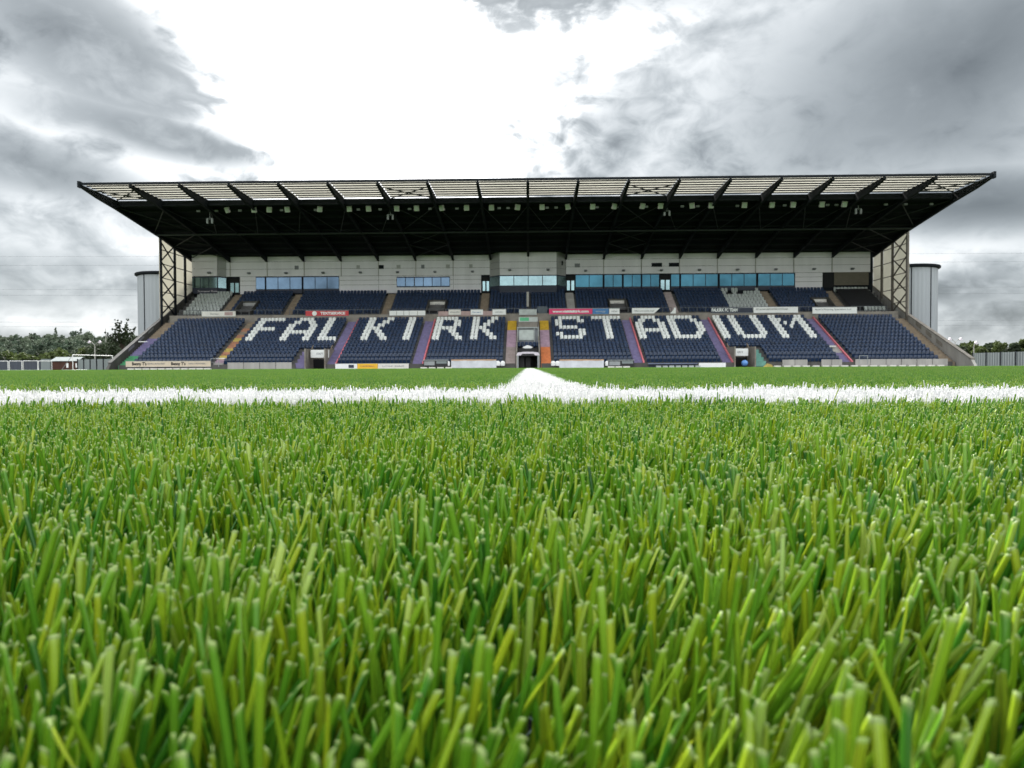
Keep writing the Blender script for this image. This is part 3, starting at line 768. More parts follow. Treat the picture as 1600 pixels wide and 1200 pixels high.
# upper vomitories with their signs
for i, (x0, x1) in enumerate(UV):
    side = lambda x: [(x, UP_Y-.3, 6.4), (x, upy(4), 6.4), (x, upy(4), upz(4)+.3), (x, upy(3), upz(3)+.5), (x, UP_Y-.3, 7.5)]
    m_ = MB().prism(side(x0-.12), (.12, 0, 0)).prism(side(x1), (.12, 0, 0)).box(x0, x1, upy(4)-.15, upy(4)-.02, upz(1), upz(4)+.2)
    v_ = part('upper_vomitory', m_, concrete_dark)
    MB().box(x0+.01, x1-.01, UP_Y+.3, upy(4)-.16, 6.46, upz(1)).build('doorway', black, v_)  # opening filled with black to stand for its shade
    MB().box(x0+.05, x1-.05, upy(4)-.22, upy(4)-.16, upz(3)-.35, upz(4)-.05).build('exit_board', off_white if i != 0 else clad_shade, v_)
    text('EXIT', (x0+x1)/2, upy(4)-.23, upz(3)+.05, .34, ink_grey, v_, name='lettering')
# central divider post in the upper tier
part('divider_post', MB().box(ax(823, 92.5), ax(826.5, 92.5), 92.3, 92.5, az(479, 92.4), az(456, 92.4)), concrete_pale)
# guard rails
def rail(x0, x1, y, z0, h, name='guard_rail', m=galv, step=1.05):
    mb = MB(); n_ = max(1, int(abs(x1-x0)/step))
    for i in range(n_+1):
        x = x0+(x1-x0)*i/n_; mb.beam((x, y, z0), (x, y, z0+h), .06)
    mb.beam((x0, y, z0+h), (x1, y, z0+h), .055); mb.beam((x0, y, z0+h*.55), (x1, y, z0+h*.55), .04)
    part(name, mb, m)
ue = [-46.2, -40.2, -31.7, -18.8, -5.85, 5.65, 19.0, 32.1, 40.8, 46.4]
rail_m = mat('rail_paint', (0.10, 0.11, 0.12), 0.5)
for a, b in zip(ue[:-1], ue[1:]): rail(a+.55, b-.55, 92.2, 6.5, 1.25, m=rail_m)
for x in (-35.9, 36.6): rail(x, x+.9, FWY-.05, .3, .95, m=galv, step=.45)

# back wall -----------------------------------------------------------
Z_SILL, Z_FLOOR = 10.75, 10.35
def zc(py): return az(py, WALL_Y)
ZW0, ZW1 = zc(449.5), zc(430.5)       # glass band
ZP = [ZW1+.12, zc(417.5), zc(406), 16.6]
part('wall_backing', MB().box(-46.9, 47.2, WALL_Y+.12, WALL_Y+.3, Z_FLOOR-.6, 16.4), steel_dark)
def seg(p0, p1, z0, z1, m, name, t=.06, parent=None, gap=.02):
    a = Vector((p0[0], p0[1], 0)); b = Vector((p1[0], p1[1], 0)); d = (b-a).normalized(); nrm = Vector((d.y, -d.x, 0))
    a = a + d*gap; b = b - d*gap
    return MB().prism([(a.x, a.y, z0+gap), (b.x, b.y, z0+gap), (b.x, b.y, z1-gap), (a.x, a.y, z1-gap)], nrm*t).build(name, m, parent or stand)
def facade(p0, p1, spec, m=clad):
    """upper cladding courses + what fills the lower band"""
    for a, b in zip(ZP[:-1], ZP[1:]): seg(p0, p1, a, b, m, 'cladding_panel')
    if spec == 'white':
        zz = [Z_FLOOR, Z_SILL+.55, Z_SILL+1.3, ZP[0]]
        for a, b in zip(zz[:-1], zz[1:]): seg(p0, p1, a, b, m, 'cladding_panel')
def window(p0, p1, n, gm, z0=None, z1=None, skirt=navy):
    z0 = ZW0 if z0 is None else z0; z1 = ZW1 if z1 is None else z1
    fr = seg(p0, p1, z0-.55 if skirt else z0-.1, z1+.12, navy, 'window', t=.05, gap=.0)
    a = Vector((p0[0], p0[1], 0)); b = Vector((p1[0], p1[1], 0)); L = (b-a).length; d = (b-a)/L; nrm = Vector((d.y, -d.x, 0))
    for i in range(n):
        q0 = a + d*(L*i/n+.05) + nrm*.052; q1 = a + d*(L*(i+1)/n-.05) + nrm*.052
        tl = rng.normal(0, .012)
        pts = [(q0.x, q0.y, z0+.05), (q1.x, q1.y, z0+.05), (q1.x, q1.y, z1-.03), (q0.x, q0.y, z1-.03)]
        o = MB().prism(pts, nrm*.03).build('pane', gm, fr)
    return fr
WX = lambda px: ax(px, WALL_Y, 440)
# upper cladding for the plain bays
for i in range(18):
    if i in (8, 9): continue
    p0, p1 = (FR[i], WALL_Y), (FR[i+1], WALL_Y)
    if i == 0: p0 = (-46.6, WALL_Y)
    for a, b in zip(ZP[:-1], ZP[1:]): seg(p0, p1, a, b, clad, 'cladding_panel')
def low_white(x0, x1):
    xs_ = [x0] + [f for f in FR if x0+.6 < f < x1-.6] + [x1]
    for a, b in zip(xs_[:-1], xs_[1:]):
        zz = [zc(457), Z_SILL+.95, Z_SILL+1.6, ZP[0]]
        for c, d in zip(zz[:-1], zz[1:]): seg((a, WALL_Y), (b, WALL_Y), c, d, clad, 'cladding_panel')
low_white(WX(375), WX(400)); low_white(WX(530), WX(752)); low_white(WX(1242), WX(1285))
# windows left
window((WX(400), WALL_Y), (WX(414.5), WALL_Y), 1, glass_blue)
window((WX(416), WALL_Y), (WX(472), WALL_Y), 3, glass_blue)
window((WX(474), WALL_Y), (WX(530), WALL_Y), 3, glass_blue)
window((WX(620), WALL_Y-.07), (WX(647.5), WALL_Y-.07), 2, glass_blue, zc(446.5), zc(432.5), None)
window((WX(648), WALL_Y-.07), (WX(703), WALL_Y-.07), 4, glass_blue, zc(446.5), zc(432.5), None)
# windows right
for a, b, n_ in ((899, 942, 2), (944, 972, 2), (974, 1001.5, 2), (1003, 1030, 2), (1048, 1061.5, 1), (1063.5, 1121.5, 3), (1124, 1181.5, 3), (1184, 1241, 3)):
    window((WX(a), WALL_Y), (WX(b), WALL_Y), n_, glass_teal)
def door(px0, px1, m=glass_dim, top=432, bot=458):
    f_ = MB().box(WX(px0), WX(px1), WALL_Y-.03, WALL_Y+.1, zc(bot), zc(top)).build('door', black, stand)
    n_ = 2
    w_ = (WX(px1)-WX(px0))/n_
    for i in range(n_): MB().box(WX(px0)+i*w_+.12, WX(px0)+(i+1)*w_-.08, WALL_Y-.05, WALL_Y-.032, zc(bot-4), zc(top+7)).build('door_glass', m, f_)
door(359, 374); door(753, 765, glass_white); door(884.5, 898, glass_white); door(1031, 1047, glass_white)
# far-right recess, drawn as a flat black block for its shade
part('recess', MB().box(WX(1286), WX(1303), WALL_Y-.04, WALL_Y+.1, zc(452), zc(428)), black, label='recess in the back wall, its shade painted as a black block')
brown_wall = mat('brown_blockwork', (0.14, 0.125, 0.10), 0.85, var=0.15)
for k_ in range(6):
    part('board_panel', MB().box(WX(1303)+.02, WX(1357), WALL_Y-.05, WALL_Y+.1, zc(449)+k_*.325+.01, zc(449)+(k_+1)*.325-.015), brown_wall)
# left corner box with windows and sponsor sign
YC = WALL_Y-.9
a_, b_, c_ = (-46.6, YC), (ax(340, YC, 440), YC), (ax(354, WALL_Y, 440), WALL_Y-.1)
for p0, p1, cm in ((a_, b_, clad), (b_, c_, clad_shade)):  # angled face gets the darker cladding as painted shade
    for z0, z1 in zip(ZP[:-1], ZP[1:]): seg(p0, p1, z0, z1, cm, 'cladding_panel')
fr_ = window(a_, b_, 3, glass_dim, zc(448), zc(431)); window(b_, c_, 1, glass_white, zc(448), zc(431))
sg = part('fascia_sign', MB().box(-46.4, b_[0], YC-.14, YC-.07, zc(456.5), zc(449.5)), navy)
text('Forrester Ross', -44.4, YC-.15, zc(453), .38, lamp_grey, sg, width=2.7)
# centre box
YB = 97.35
cl, cr = ax(780.5, YB, 440), ax(870, YB, 440)
L_, R_ = ax(765.5, WALL_Y, 440), ax(883.5, WALL_Y, 440)
pts = [(L_, WALL_Y), (cl, YB), (0.0, YB), (cr, YB), (R_, WALL_Y)]
part('centre_box', MB().prism([(L_+.05, WALL_Y+.1, Z_FLOOR-.2), (cl+.03, YB+.07, Z_FLOOR-.2), (cr-.03, YB+.07, Z_FLOOR-.2), (R_-.05, WALL_Y+.1, Z_FLOOR-.2)], (0, 0, 16.4-Z_FLOOR)), navy)
zb0, zb1 = az(446.5, YB), az(431, YB)
for i, (p0, p1) in enumerate(zip(pts[:-1], pts[1:])):
    cm = clad if i in (1, 2) else clad_shade  # angled sides painted darker as their shade
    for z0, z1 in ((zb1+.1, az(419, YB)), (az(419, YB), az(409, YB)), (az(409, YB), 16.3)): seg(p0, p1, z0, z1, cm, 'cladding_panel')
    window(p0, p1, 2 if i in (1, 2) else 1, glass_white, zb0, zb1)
# vents and lamps on the cladding
for px, w_, m in ((560, 5, clad_shade), (596, 8, steel_dark), (623, 6, clad_shade), (661, 5, ink_grey), (700, 6, clad_shade), (736, 5, clad_shade), (902, 8, ink_grey), (1026, 16, steel_dark), (1053, 16, steel_dark), (464, 6, ink_grey)):
    x = WX(px); h_ = w_*.0889/2
    MB().box(x-h_, x+h_, WALL_Y-.12, WALL_Y-.065, zc(418.5), zc(412.5)).build('vent', m, stand)
MB().box(ax(872, 98), ax(880, 98), 98.0, 98.12, zc(416), zc(409)).build('vent', steel_dark, stand)
for i in range(18):
    x = (FR[i]+FR[i+1])/2 + .1; y = (YB if i in (8, 9) else WALL_Y)
    if i == 0: y = YC
    o = MB().box(x-.16, x+.16, y-.35, y-.07, zc(425.5), zc(422.5)).prism([(x-.1, y-.36, zc(425.5)), (x+.1, y-.36, zc(425.5)), (x+.22, y-.5, zc(424.5)), (x-.22, y-.5, zc(424.5))], (0, 0, .12)).build('wall_lamp', ink_grey, stand)
for f in FR[1:-1]:
    if abs(f) < 6: continue
    part('downpipe', MB().box(f-.05, f+.05, WALL_Y-.14, WALL_Y-.065, ZP[0], 15.3), concrete_pale)

# roof ---------------------------------------------------------------
DECK = [(80.5, 18.95), (98.9, 15.65), (101.5, 15.2)]
def deckz(y): return 18.95 - (y-80.5)*(18.95-15.65)/(98.9-80.5)
XL, XR = FR[0]-.1, FR[-1]+.5
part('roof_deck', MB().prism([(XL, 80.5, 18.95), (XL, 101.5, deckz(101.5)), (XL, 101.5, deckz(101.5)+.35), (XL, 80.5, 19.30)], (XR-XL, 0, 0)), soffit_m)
FRR = FR[:-1] + [FR[-1]+.35]
part('gutter', MB().box(XL, XR, 80.25, 80.6, 18.72, 19.22), steel_dark)
part('gutter_pipe', MB().tube((XL, 80.15, 18.62), (XR, 80.15, 18.62), .10), steel_dark)
YF, ZF = 73.75, 19.50
def lz(y): return 19.50 + (y-YF)*(19.38-19.50)/(80.3-YF)
for i in range(18):   # translucent roof sheets
    MB().prism([(FRR[i]+.06, YF+.05, lz(YF)+.10), (FRR[i+1]-.06, YF+.05, lz(YF)+.10), (FRR[i+1]-.06, 80.25, lz(80.25)+.10), (FRR[i]+.06, 80.25, lz(80.25)+.10)], (0, 0, .03)).build('roof_light_sheet', rooflight, stand)
for k_ in range(8):
    y = YF + .05 + k_*(80.15-YF)/7.0
    for i in range(18):
        MB().box(FRR[i]+.03, FRR[i+1]-.03, y-.05, y+.05, lz(y)-.03, lz(y)+.085).build('purlin', steel_dark, stand)
for y in np.arange(82.3, 98.6, 2.1):
    part('roof_purlin', MB().box(XL+.2, XR-.2, y-.06, y+.06, deckz(y)-.22, deckz(y)-.01), steel_dark)
part('roof_girder', MB().tube((XL+.2, 88.6, deckz(88.6)-.55), (XR-.2, 88.6, deckz(88.6)-.55), .13), steel_tan if False else mat('girder_grey', (0.022,0.026,0.030), .5))
for i, f in enumerate(FRR):   # cantilever rafters
    w_ = .16
    prof = [(YF, 19.42), (YF+.0, 19.20), (76.5, 18.72), (80.1, 18.28), (90.0, 16.80), (98.6, 15.00), (98.6, 15.64), (80.5, 18.93), (80.3, 19.28)]
    rf = part('rafter', MB().prism([(f-w_/2, y, z) for y, z in prof], (w_, 0, 0)), steel_dark)
    m_ = MB()
    for (y0, z0), (y1, z1) in zip(prof[1:5], prof[2:6]): m_.beam((f, y0, z0-.02), (f, y1, z1-.02), .30, .07)
    m_.build('flange', steel_dark, rf)
for i in (0, 6, 11, 17):    # cross bracing bays
    m_ = MB(); a, b = FRR[i], FRR[i+1]
    z_ = lambda y: lz(y)-.28 if y < 80.3 else deckz(y)-.35
    for y0, y1 in ((75, 80), (80.8, 88.4), (88.8, 93.4), (93.4, 98)):
        m_.tube((a, y0, z_(y0)), (b, y1, z_(y1)), .06); m_.tube((b, y0, z_(y0)), (a, y1, z_(y1)), .06)
    part('cross_bracing', m_, mat('girder_grey', (0.022,0.026,0.030)))
for i in range(18):
    if i in (0, 6, 11, 17): continue
    m_ = MB(); a, b = FRR[i], FRR[i+1]; c = (a+b)/2
    m_.tube((a, 81, deckz(81)-.4), (c, 88.5, deckz(88.5)-.5), .045); m_.tube((b, 81, deckz(81)-.4), (c, 88.5, deckz(88.5)-.5), .045)
    part('roof_brace', m_, mat('girder_grey', (0.022,0.026,0.030)))
part('roof_edge', MB().box(XL, XR, YF-.08, YF-.02, 19.36, 19.62), steel_dark)
for f in (XL, XR): part('roof_tip', MB().box(f-.12, f+.12, YF-.25, YF+.25, 19.1, 19.75), steel_dark)

# side screens ---------------------------------------------------------
for sx in (-1, 1):
    xs_ = -46.9 if sx < 0 else 47.25
    ycol = [90.0, 93.6, 96.4, 99.2]
    scr = bpy.data.objects.new('side_screen', None); col.objects.link(scr); scr.parent = stand; scr.matrix_parent_inverse = Matrix.Translation(-stand.location)
    rkz = lambda y: 6.9 + (y-91.0)*.517 if y > 91 else 6.9 + (y-91)*.53
    topz = lambda y: 16.85 - (y-90)*.2
    for y in ycol: MB().beam((xs_, y, rkz(y)-1.6 if y < 95 else rkz(y)-.6), (xs_, y, topz(y)+.1), .24, .24).build('column', steel_dark if sx < 0 else steel_tan, scr)
    ms_ = steel_dark if sx < 0 else steel_tan
    m_ = MB(); zz = [7.1, 9.3, 11.6, 13.9, 16.4]
    for z0, z1 in zip(zz[:-1], zz[1:]):
        m_.beam((xs_, 90, z0), (xs_, 93.6, z1), .12); m_.beam((xs_, 93.6, z0), (xs_, 90, z1), .12)
    m_.build('bracing', ms_, scr)
    zr = [6.0, 8.2, 10.0, 11.8, 13.6, 15.4, 17.2]
    xo = xs_ + .2*sx
    for (y0, y1) in zip(ycol[:-1], ycol[1:]):
        y0 += -.1 if y0 == 90.0 else 0
        for z0, z1 in zip(zr[:-1], zr[1:]):
            # clip the panel by the raking wall and by the roof
            def lo(y): return max(z0+.02, rkz(y)-.1)
            def hi(y): return min(z1-.02, topz(y)+.15)
            ns = 6; ysn = [y0+.02 + (y1-y0-.04)*k_/ns for k_ in range(ns+1)]
            m_ = MB(); any_ = False
            for ya, yb in zip(ysn[:-1], ysn[1:]):
                la, lb, ha, hb = lo(ya), lo(yb), hi(ya), hi(yb)
                if ha <= la and hb <= lb: continue
                ha = max(ha, la); hb = max(hb, lb)
                m_.add([(xo, ya, la), (xo, yb, lb), (xo, yb, hb), (xo, ya, ha)], [(0,1,2,3)]); any_ = True
            if any_: m_.build('screen_sheet', cream, scr)
    m_ = MB()
    for z in zr[1:-1]:
        ya = 90.0; yb = 99.2
        while rkz(yb) > z and yb > ya: yb -= .1
        while topz(yb) < z and yb > ya: yb -= .1
        if yb > ya+.3: m_.beam((xs_+.08*sx, ya, z), (xs_+.08*sx, yb, z), .09)
    m_.build('sheeting_rail', ms_, scr)

# stair towers ----------------------------------------------------------
for sx, cx_, r_, ytop, lab in ((-1, -51.5, 3.75, 13.55, 'pale silver round stair tower with dark cap beyond the left end of the stand'), (1, 52.6, 3.8, 13.75, 'pale silver round stair tower with dark cap beyond the right end of the stand')):
    tw = empty('stair_tower', (cx_, 100.5, 0), lab, 'tower')
    nseg = 44
    m_ = MB(); vsb = []
    for k_ in range(nseg*2):
        a = math.pi*k_/nseg; rr_ = r_ + (.04 if k_ % 2 else 0)
        vsb.append((cx_+rr_*math.cos(a), 100.5+rr_*math.sin(a)))
    n2 = len(vsb)
    m_.add([(x, y, 0) for x, y in vsb]+[(x, y, ytop-.4) for x, y in vsb], [(i, (i+1) % n2, (i+1) % n2+n2, i+n2) for i in range(n2)])
    m_.build('drum', clad_silver, tw)
    m_ = MB(); n2 = 48
    rings = [(r_+.1, ytop-.42), (r_+.36, ytop-.30), (r_+.40, ytop-.08), (r_+.3, ytop+.02), (.1, ytop+.25)]
    vv = []; ff = []
    for rr_, z in rings: vv += [(cx_+rr_*math.cos(2*math.pi*i/n2), 100.5+rr_*math.sin(2*math.pi*i/n2), z) for i in range(n2)]
    for k_ in range(len(rings)-1): ff += [(k_*n2+i, k_*n2+(i+1) % n2, (k_+1)*n2+(i+1) % n2, (k_+1)*n2+i) for i in range(n2)]
    ff.append(tuple(range(n2)))
    m_.add(vv, ff); m_.build('cap', steel_dark, tw)
    for da in (-18, 22):
        a = R(-90+da*sx); MB().beam((cx_+(r_+.05)*math.cos(a), 100.5+(r_+.05)*math.sin(a), 0), (cx_+(r_+.05)*math.cos(a), 100.5+(r_+.05)*math.sin(a), ytop-.4), .10).build('seam', steel_dark, tw)

# floodlights and speakers ------------------------------------------------
FLX = [355, 397, 421, 449, 500, 546, 576, 620, 651, 690, 729, 768, 809, 847, 887, 926, 960, 1004, 1032, 1081, 1111, 1163, 1206, 1239, 1284, 1319]
fl0 = None
def flood():
    o = bpy.data.objects.new('floodlight', None); col.objects.link(o)
    MB().prism([(-.28, -.16, -.25), (.28, -.16, -.25), (.28, .10, -.80), (-.28, .10, -.80)], (0, .20, .10)).build('housing', lamp_grey, o)
    MB().prism([(-.23, -.178, -.30), (.23, -.178, -.30), (.23, .065, -.78), (-.23, .065, -.78)], (0, -.012, -.006)).build('lens', seat_grey, o)
    MB().beam((-.31, .1, -.5), (-.31, .1, -.05), .04).beam((.31, .1, -.5), (.31, .1, -.05), .04).beam((-.31, .1, -.05), (.31, .1, -.05), .05).beam((0, .1, -.05), (0, .1, .1), .06).build('bracket', steel_dark, o)
    return o
def copy_tree(o, parent=None):
    c = o.copy(); col.objects.link(c)
    if parent is not None: c.parent = parent
    for ch in o.children: copy_tree(ch, c)
    return c
fl0 = flood()
for i, px in enumerate(FLX):
    o = fl0 if i == 0 else copy_tree(fl0)
    o.location = (ax(px, 80.9, 322), 80.8, 18.72)
    o.rotation_euler = (0, 0, R(float(rng.choice([-25, 0, 0, 0, 25])))) 
    tag(o, 'grey floodlight hanging under the roof gutter, ' + ORD[i] + ' from the left', 'floodlight', 'floodlights hanging along the roof gutter')
for k_, (px, py) in enumerate(((328, 343), (610, 337), (1042, 331), (1341, 328))):
    Y = 82.5; c = at(px, py, Y)
    sp_ = empty('speaker_cluster', (c.x, Y, c.z), 'small hanging loudspeaker cluster under the roof, ' + ['first from the left tip', 'left of the centre box', 'right of the centre box', 'first from the right tip'][k_], 'loudspeaker', 'loudspeaker clusters under the roof')
    for dx in (-.28, .28): MB().box(c.x+dx-.1, c.x+dx+.1, Y-.12, Y+.12, c.z-.45, c.z+.1).build('speaker', lamp_grey if False else galv, sp_)
    MB().beam((c.x, Y, c.z), (c.x, Y, c.z+1.3), .05).beam((c.x-.35, Y, c.z+.14), (c.x+.35, Y, c.z+.14), .05).build('hanger', galv, sp_)
sl0 = None
for i, px in enumerate((310, 338, 375, 440, 493, 560, 594, 640, 672, 714, 780, 794, 855, 869, 933, 967, 1010, 1066, 1090, 1152, 1185, 1226, 1293, 1307, 1384, 1415, 1455)):
    x = ax(px, 81.6, 325)
    o = MB().box(x-.18, x+.18, 81.5, 81.7, 18.22, 18.42).build('bulkhead_lamp', galv, stand)

# ------------------------------------------------------------------ advertising boards
def board(px0, px1, py0, py1, Y, m, label, txt=None, tm=ink, tsz=.6, tw=.85, name='advertising_board', fr=True, bold=.0, tcx=0, tz=0):
    a, b = at(px0, py1, Y), at(px1, py0, Y)
    c = ((a.x+b.x)/2, Y, a.z)
    e_ = empty(name, c, label, 'board', 'advertising boards on the stand')
    MB().box(a.x, b.x, Y, Y+.05, a.z, b.z).build('panel', m, e_)
    if fr:
        MB().box(a.x-.03, b.x+.03, Y+.01, Y+.06, b.z, b.z+.04).box(a.x-.03, b.x+.03, Y+.01, Y+.06, a.z-.04, a.z).build('frame', galv, e_)
    if txt: text(txt, c[0]+tcx, Y-.012, (a.z+b.z)/2+tz, (b.z-a.z)*tsz, tm, e_, width=(b.x-a.x)*tw, bold=bold)
    return e_, a, b
PY = 90.70
e_, a, b = board(315.5, 368, 486.5, 494.5, PY, off_white, 'white board with grey print and pale red patch under the grey corner seats', 'Thomsons', ink_grey, .55, .25, tcx=-.6)
MB().box(a.x+2.95, b.x-.35, PY-.01, PY-.003, a.z+.12, b.z-.08).build('red_patch', pinkish, e_)
e_, a, b = board(477.5, 544.5, 485.5, 493.8, PY, red_b, 'red board with white round badge and white lettering above the letters A L', 'TEXTSERVICE', white_p, .7, .58, tcx=.75, bold=.02)
m_ = MB(); cx_ = a.x+1.15
m_.prism([(cx_+.3*math.cos(t_), PY-.02, (a.z+b.z)/2+.3*math.sin(t_)) for t_ in np.linspace(0, 2*math.pi, 20, endpoint=False)], (0, .015, 0)); m_.build('badge', white_p, e_)
e_, a, b = board(608.5, 664.5, 485.5, 492.8, PY, white_p, 'plain white board in jointed panels above the letters K I')
for f_ in (.2, .4, .55, .78):
    x = a.x+(b.x-a.x)*f_; MB().box(x-.03, x+.03, PY-.008, PY-.002, a.z, b.z).build('joint', concrete_pale, e_)
part('pink_strip', MB().box(ax(685, PY+.06, 490), ax(770, PY+.06, 490), PY+.04, PY+.09, az(492.5, PY), az(485.5, PY)), pinkish)
board(701, 720, 483.8, 491.8, PY-.03, off_white, 'small white board first in the row left of the tunnel', 'FENDERS', ink_grey, .3, .75)
board(735.5, 754.5, 483.8, 491.8, PY-.03, white_p, 'small white board second in the row left of the tunnel, faint blue print', 'Blue Lagoon', blue_b, .3, .7)
board(769.5, 790.5, 483.5, 491.8, PY-.03, white_p, 'small white board last in the row left of the tunnel', 'MARSHALL', ink_grey, .3, .55)
board(811, 838.5, 483.5, 491.8, PY-.03, seat_grey, 'pale grey board high over the tunnel')
part('pillar_panel', MB().box(ax(840, 91.2, 485), ax(855, 91.2, 485), 91.15, 91.25, az(491, 91.2), az(479, 91.2)), mat('slate_panel', (0.07, 0.09, 0.11), .5))
board(858, 925.5, 482.2, 491, PY-.03, pink_b, 'pink-red board with a web address in white', 'www.visitfalkirk.com', white_p, .62, .84, bold=.02)
board(926, 951, 482.2, 490.5, PY-.03, blue_b, 'blue board next to the pink web address board', 'energy', seat_grey, .5, .6)
board(952, 968, 482.2, 490.5, PY-.03, white_p, 'small white board at the end of the blue board', 'atlas', ink_grey, .4, .55)
# board with a slanted end
a, b = at(987.5, 489.8, PY), at(1031.5, 481.2, PY)
e_ = empty('advertising_board', ((a.x+b.x)/2, PY, a.z), 'white board with slanted right end above the letter A', 'board', 'advertising boards on the stand')
MB().prism([(a.x, PY, a.z), (b.x-.75, PY, a.z), (b.x, PY, b.z), (a.x, PY, b.z)], (0, .05, 0)).build('panel', white_p, e_)
text('Falkirk community trust', (a.x+b.x)/2-.25, PY-.01, (a.z+b.z)/2-.02, .3, ink_grey, e_, width=(b.x-a.x)*.7)
a, b = at(1047, 489.8, PY), at(1056, 480.5, PY)
tag(MB().prism([(a.x, PY, a.z), (b.x, PY, a.z), (b.x, PY, b.z), (b.x-.2, PY, b.z), (b.x-.3, PY, b.z-.3)], (0, .05, 0)).build('corner_board', white_p), 'small white triangular board above the letter D', 'board')
board(1110.5, 1154, 480.5, 488.8, PY, navy, 'navy board with heavy white lettering above the letters I U', 'FALKIRK FC TEAM', seat_white, .85, .93, bold=.02)
board(1154.5, 1176, 480.8, 488.6, PY, navy, 'plain navy board right of the navy lettered board')
board(1177.5, 1247, 479.6, 488.8, PY-.03, white_p, 'long white board with one line of black capitals above the letter M', 'GET ACTIVE AND MOVING SCOTLAND', ink, .36, .72, tcx=-.5, tz=.08)
board(1269.5, 1339, 480, 490, PY-.03, white_p, 'long white board with small grey print above the end block', "Bean's Flooring Specialists Ltd", ink_grey, .36, .8, tcx=-.2, tz=.12)
# lower boards
FY = FWY-.14
e_, a, b = board(196.5, 329, 564.2, 573.2, FY, cream_board, 'long cream board with black lettering in front of the left end block', None)
zc_ = (a.z+b.z)/2+.02; W_ = b.x-a.x
text("Benny T's", a.x+W_*.16, FY-.012, zc_, .48, ink, e_, width=W_*.17, bold=.015)
text("FAMILY BUTCHERS", a.x+W_*.36, FY-.012, zc_, .22, ink_grey, e_, width=W_*.20)
text("Benny T's", a.x+W_*.62, FY-.012, zc_, .48, ink, e_, width=W_*.17, bold=.015)
text("FAMILY BUTCHERS", a.x+W_*.84, FY-.012, zc_, .22, ink_grey, e_, width=W_*.20)
e_, a, b = board(524, 558, 568.5, 576.5, FY, white_p, 'low white board with a dark blue patch right of the first purple aisle')
MB().box(a.x+1.5, a.x+2.1, FY-.01, FY-.003, a.z+.1, b.z-.1).build('blue_patch', navy, e_)
board(558.5, 590, 568.3, 576.3, FY, yellow_b, 'low yellow board with darker lettering under the letter K', 'CAMPBELL', salmon_s, .42, .72)
board(590.5, 638.5, 568.2, 576.2, FY, off_white, 'low off-white board with small dark lettering under the letter I', 'LITTLE  KERSE', ink_grey, .34, .7)
# advertising boxes near the tunnel
def banner(px0, px1, label):
    a, b = at(px0, 575, FY-.2), at(px1, 561.5, FY-.2)
    e_ = empty('banner', ((a.x+b.x)/2, FY-.2, a.z), label, 'banner', 'pale banners beside the tunnel')
    n_ = 10; m_ = MB()
    for k_ in range(n_):   # slightly slack cloth
        xa, xb = a.x+(b.x-a.x)*k_/n_, a.x+(b.x-a.x)*(k_+1)/n_
        ya, yb = FY-.2+.03*math.sin(k_*1.7), FY-.2+.03*math.sin((k_+1)*1.7)
        m_.add([(xa, ya, a.z), (xb, yb, a.z), (xb, yb, b.z-.12), (xa, ya, b.z-.12)], [(0,1,2,3)])
    m_.build('cloth', mat('banner_cloth', (0.62, 0.64, 0.68), .7, var=.2, scale=1.1), e_)
    MB().box(a.x, b.x, FY-.22, FY-.16, b.z-.12, b.z).build('top_rail', mat('banner_orange', (0.60, .36, .20), .6), e_)
banner(705, 775.5, 'pale marbled banner with orange top edge left of the tunnel'); banner(874, 943.5, 'pale marbled banner with orange top edge right of the tunnel')
for px0, px1, lab in ((662, 700, 'left of the tunnel beyond the pale banner'), (950, 990, 'right of the tunnel beyond the pale banner')):
    a, b = at(px0, 572.5, FY), at(px1, 562, FY)
    e_ = empty('bench_unit', ((a.x+b.x)/2, FY, a.z), 'dark low equipment bench ' + lab, 'bench')
    MB().box(a.x, b.x, FY-.3, FY, a.z, b.z-.1).build('body', ink, e_)
    MB().box(a.x+.1, (a.x+b.x)/2-.1, FY-.32, FY-.3, a.z+.12, b.z-.18).build('front', galv, e_)
    MB().box((a.x+b.x)/2+.1, b.x-.1, FY-.32, FY-.3, a.z+.3, b.z-.15).build('front', fence_grey, e_)
    MB().box(a.x-.05, b.x+.05, FY-.34, FY, b.z-.09, b.z).build('lid', galv, e_)
# rounded white seats/lumps beside the tunnel
for px in (778, 785.5, 864.5, 871.5, 699.5, 949):
    c = at(px, 567.5, FY-.1)
    m_ = MB(); 
    prof = [(.02, -.30), (.24, -.28), (.27, 0), (.22, .18), (.10, .26), (.01, .27)]
    vv, ff = [], []; n2 = 10
    for rr_, z in prof: vv += [(c.x+rr_*math.cos(2*math.pi*i/n2), FY-.1+rr_*.6*math.sin(2*math.pi*i/n2), c.z+z) for i in range(n2)]
    for k_ in range(len(prof)-1): ff += [(k_*n2+i, k_*n2+(i+1) % n2, (k_+1)*n2+(i+1) % n2, (k_+1)*n2+i) for i in range(n2)]
    m_.add(vv, ff)
    tag(m_.build('training_bucket', white_p), {778: 'white bucket between the left banner and the grey-pink stairs, left one of two', 785.5: 'white bucket between the left banner and the grey-pink stairs, right one of two', 864.5: 'white bucket between the orange stairs and the right banner, left one of two', 871.5: 'white bucket between the orange stairs and the right banner, right one of two', 699.5: 'lone white bucket between the left equipment bench and the left banner', 949: 'lone white bucket between the right banner and the right equipment bench'}[px], 'bucket', 'white buckets beside the tunnel banners')
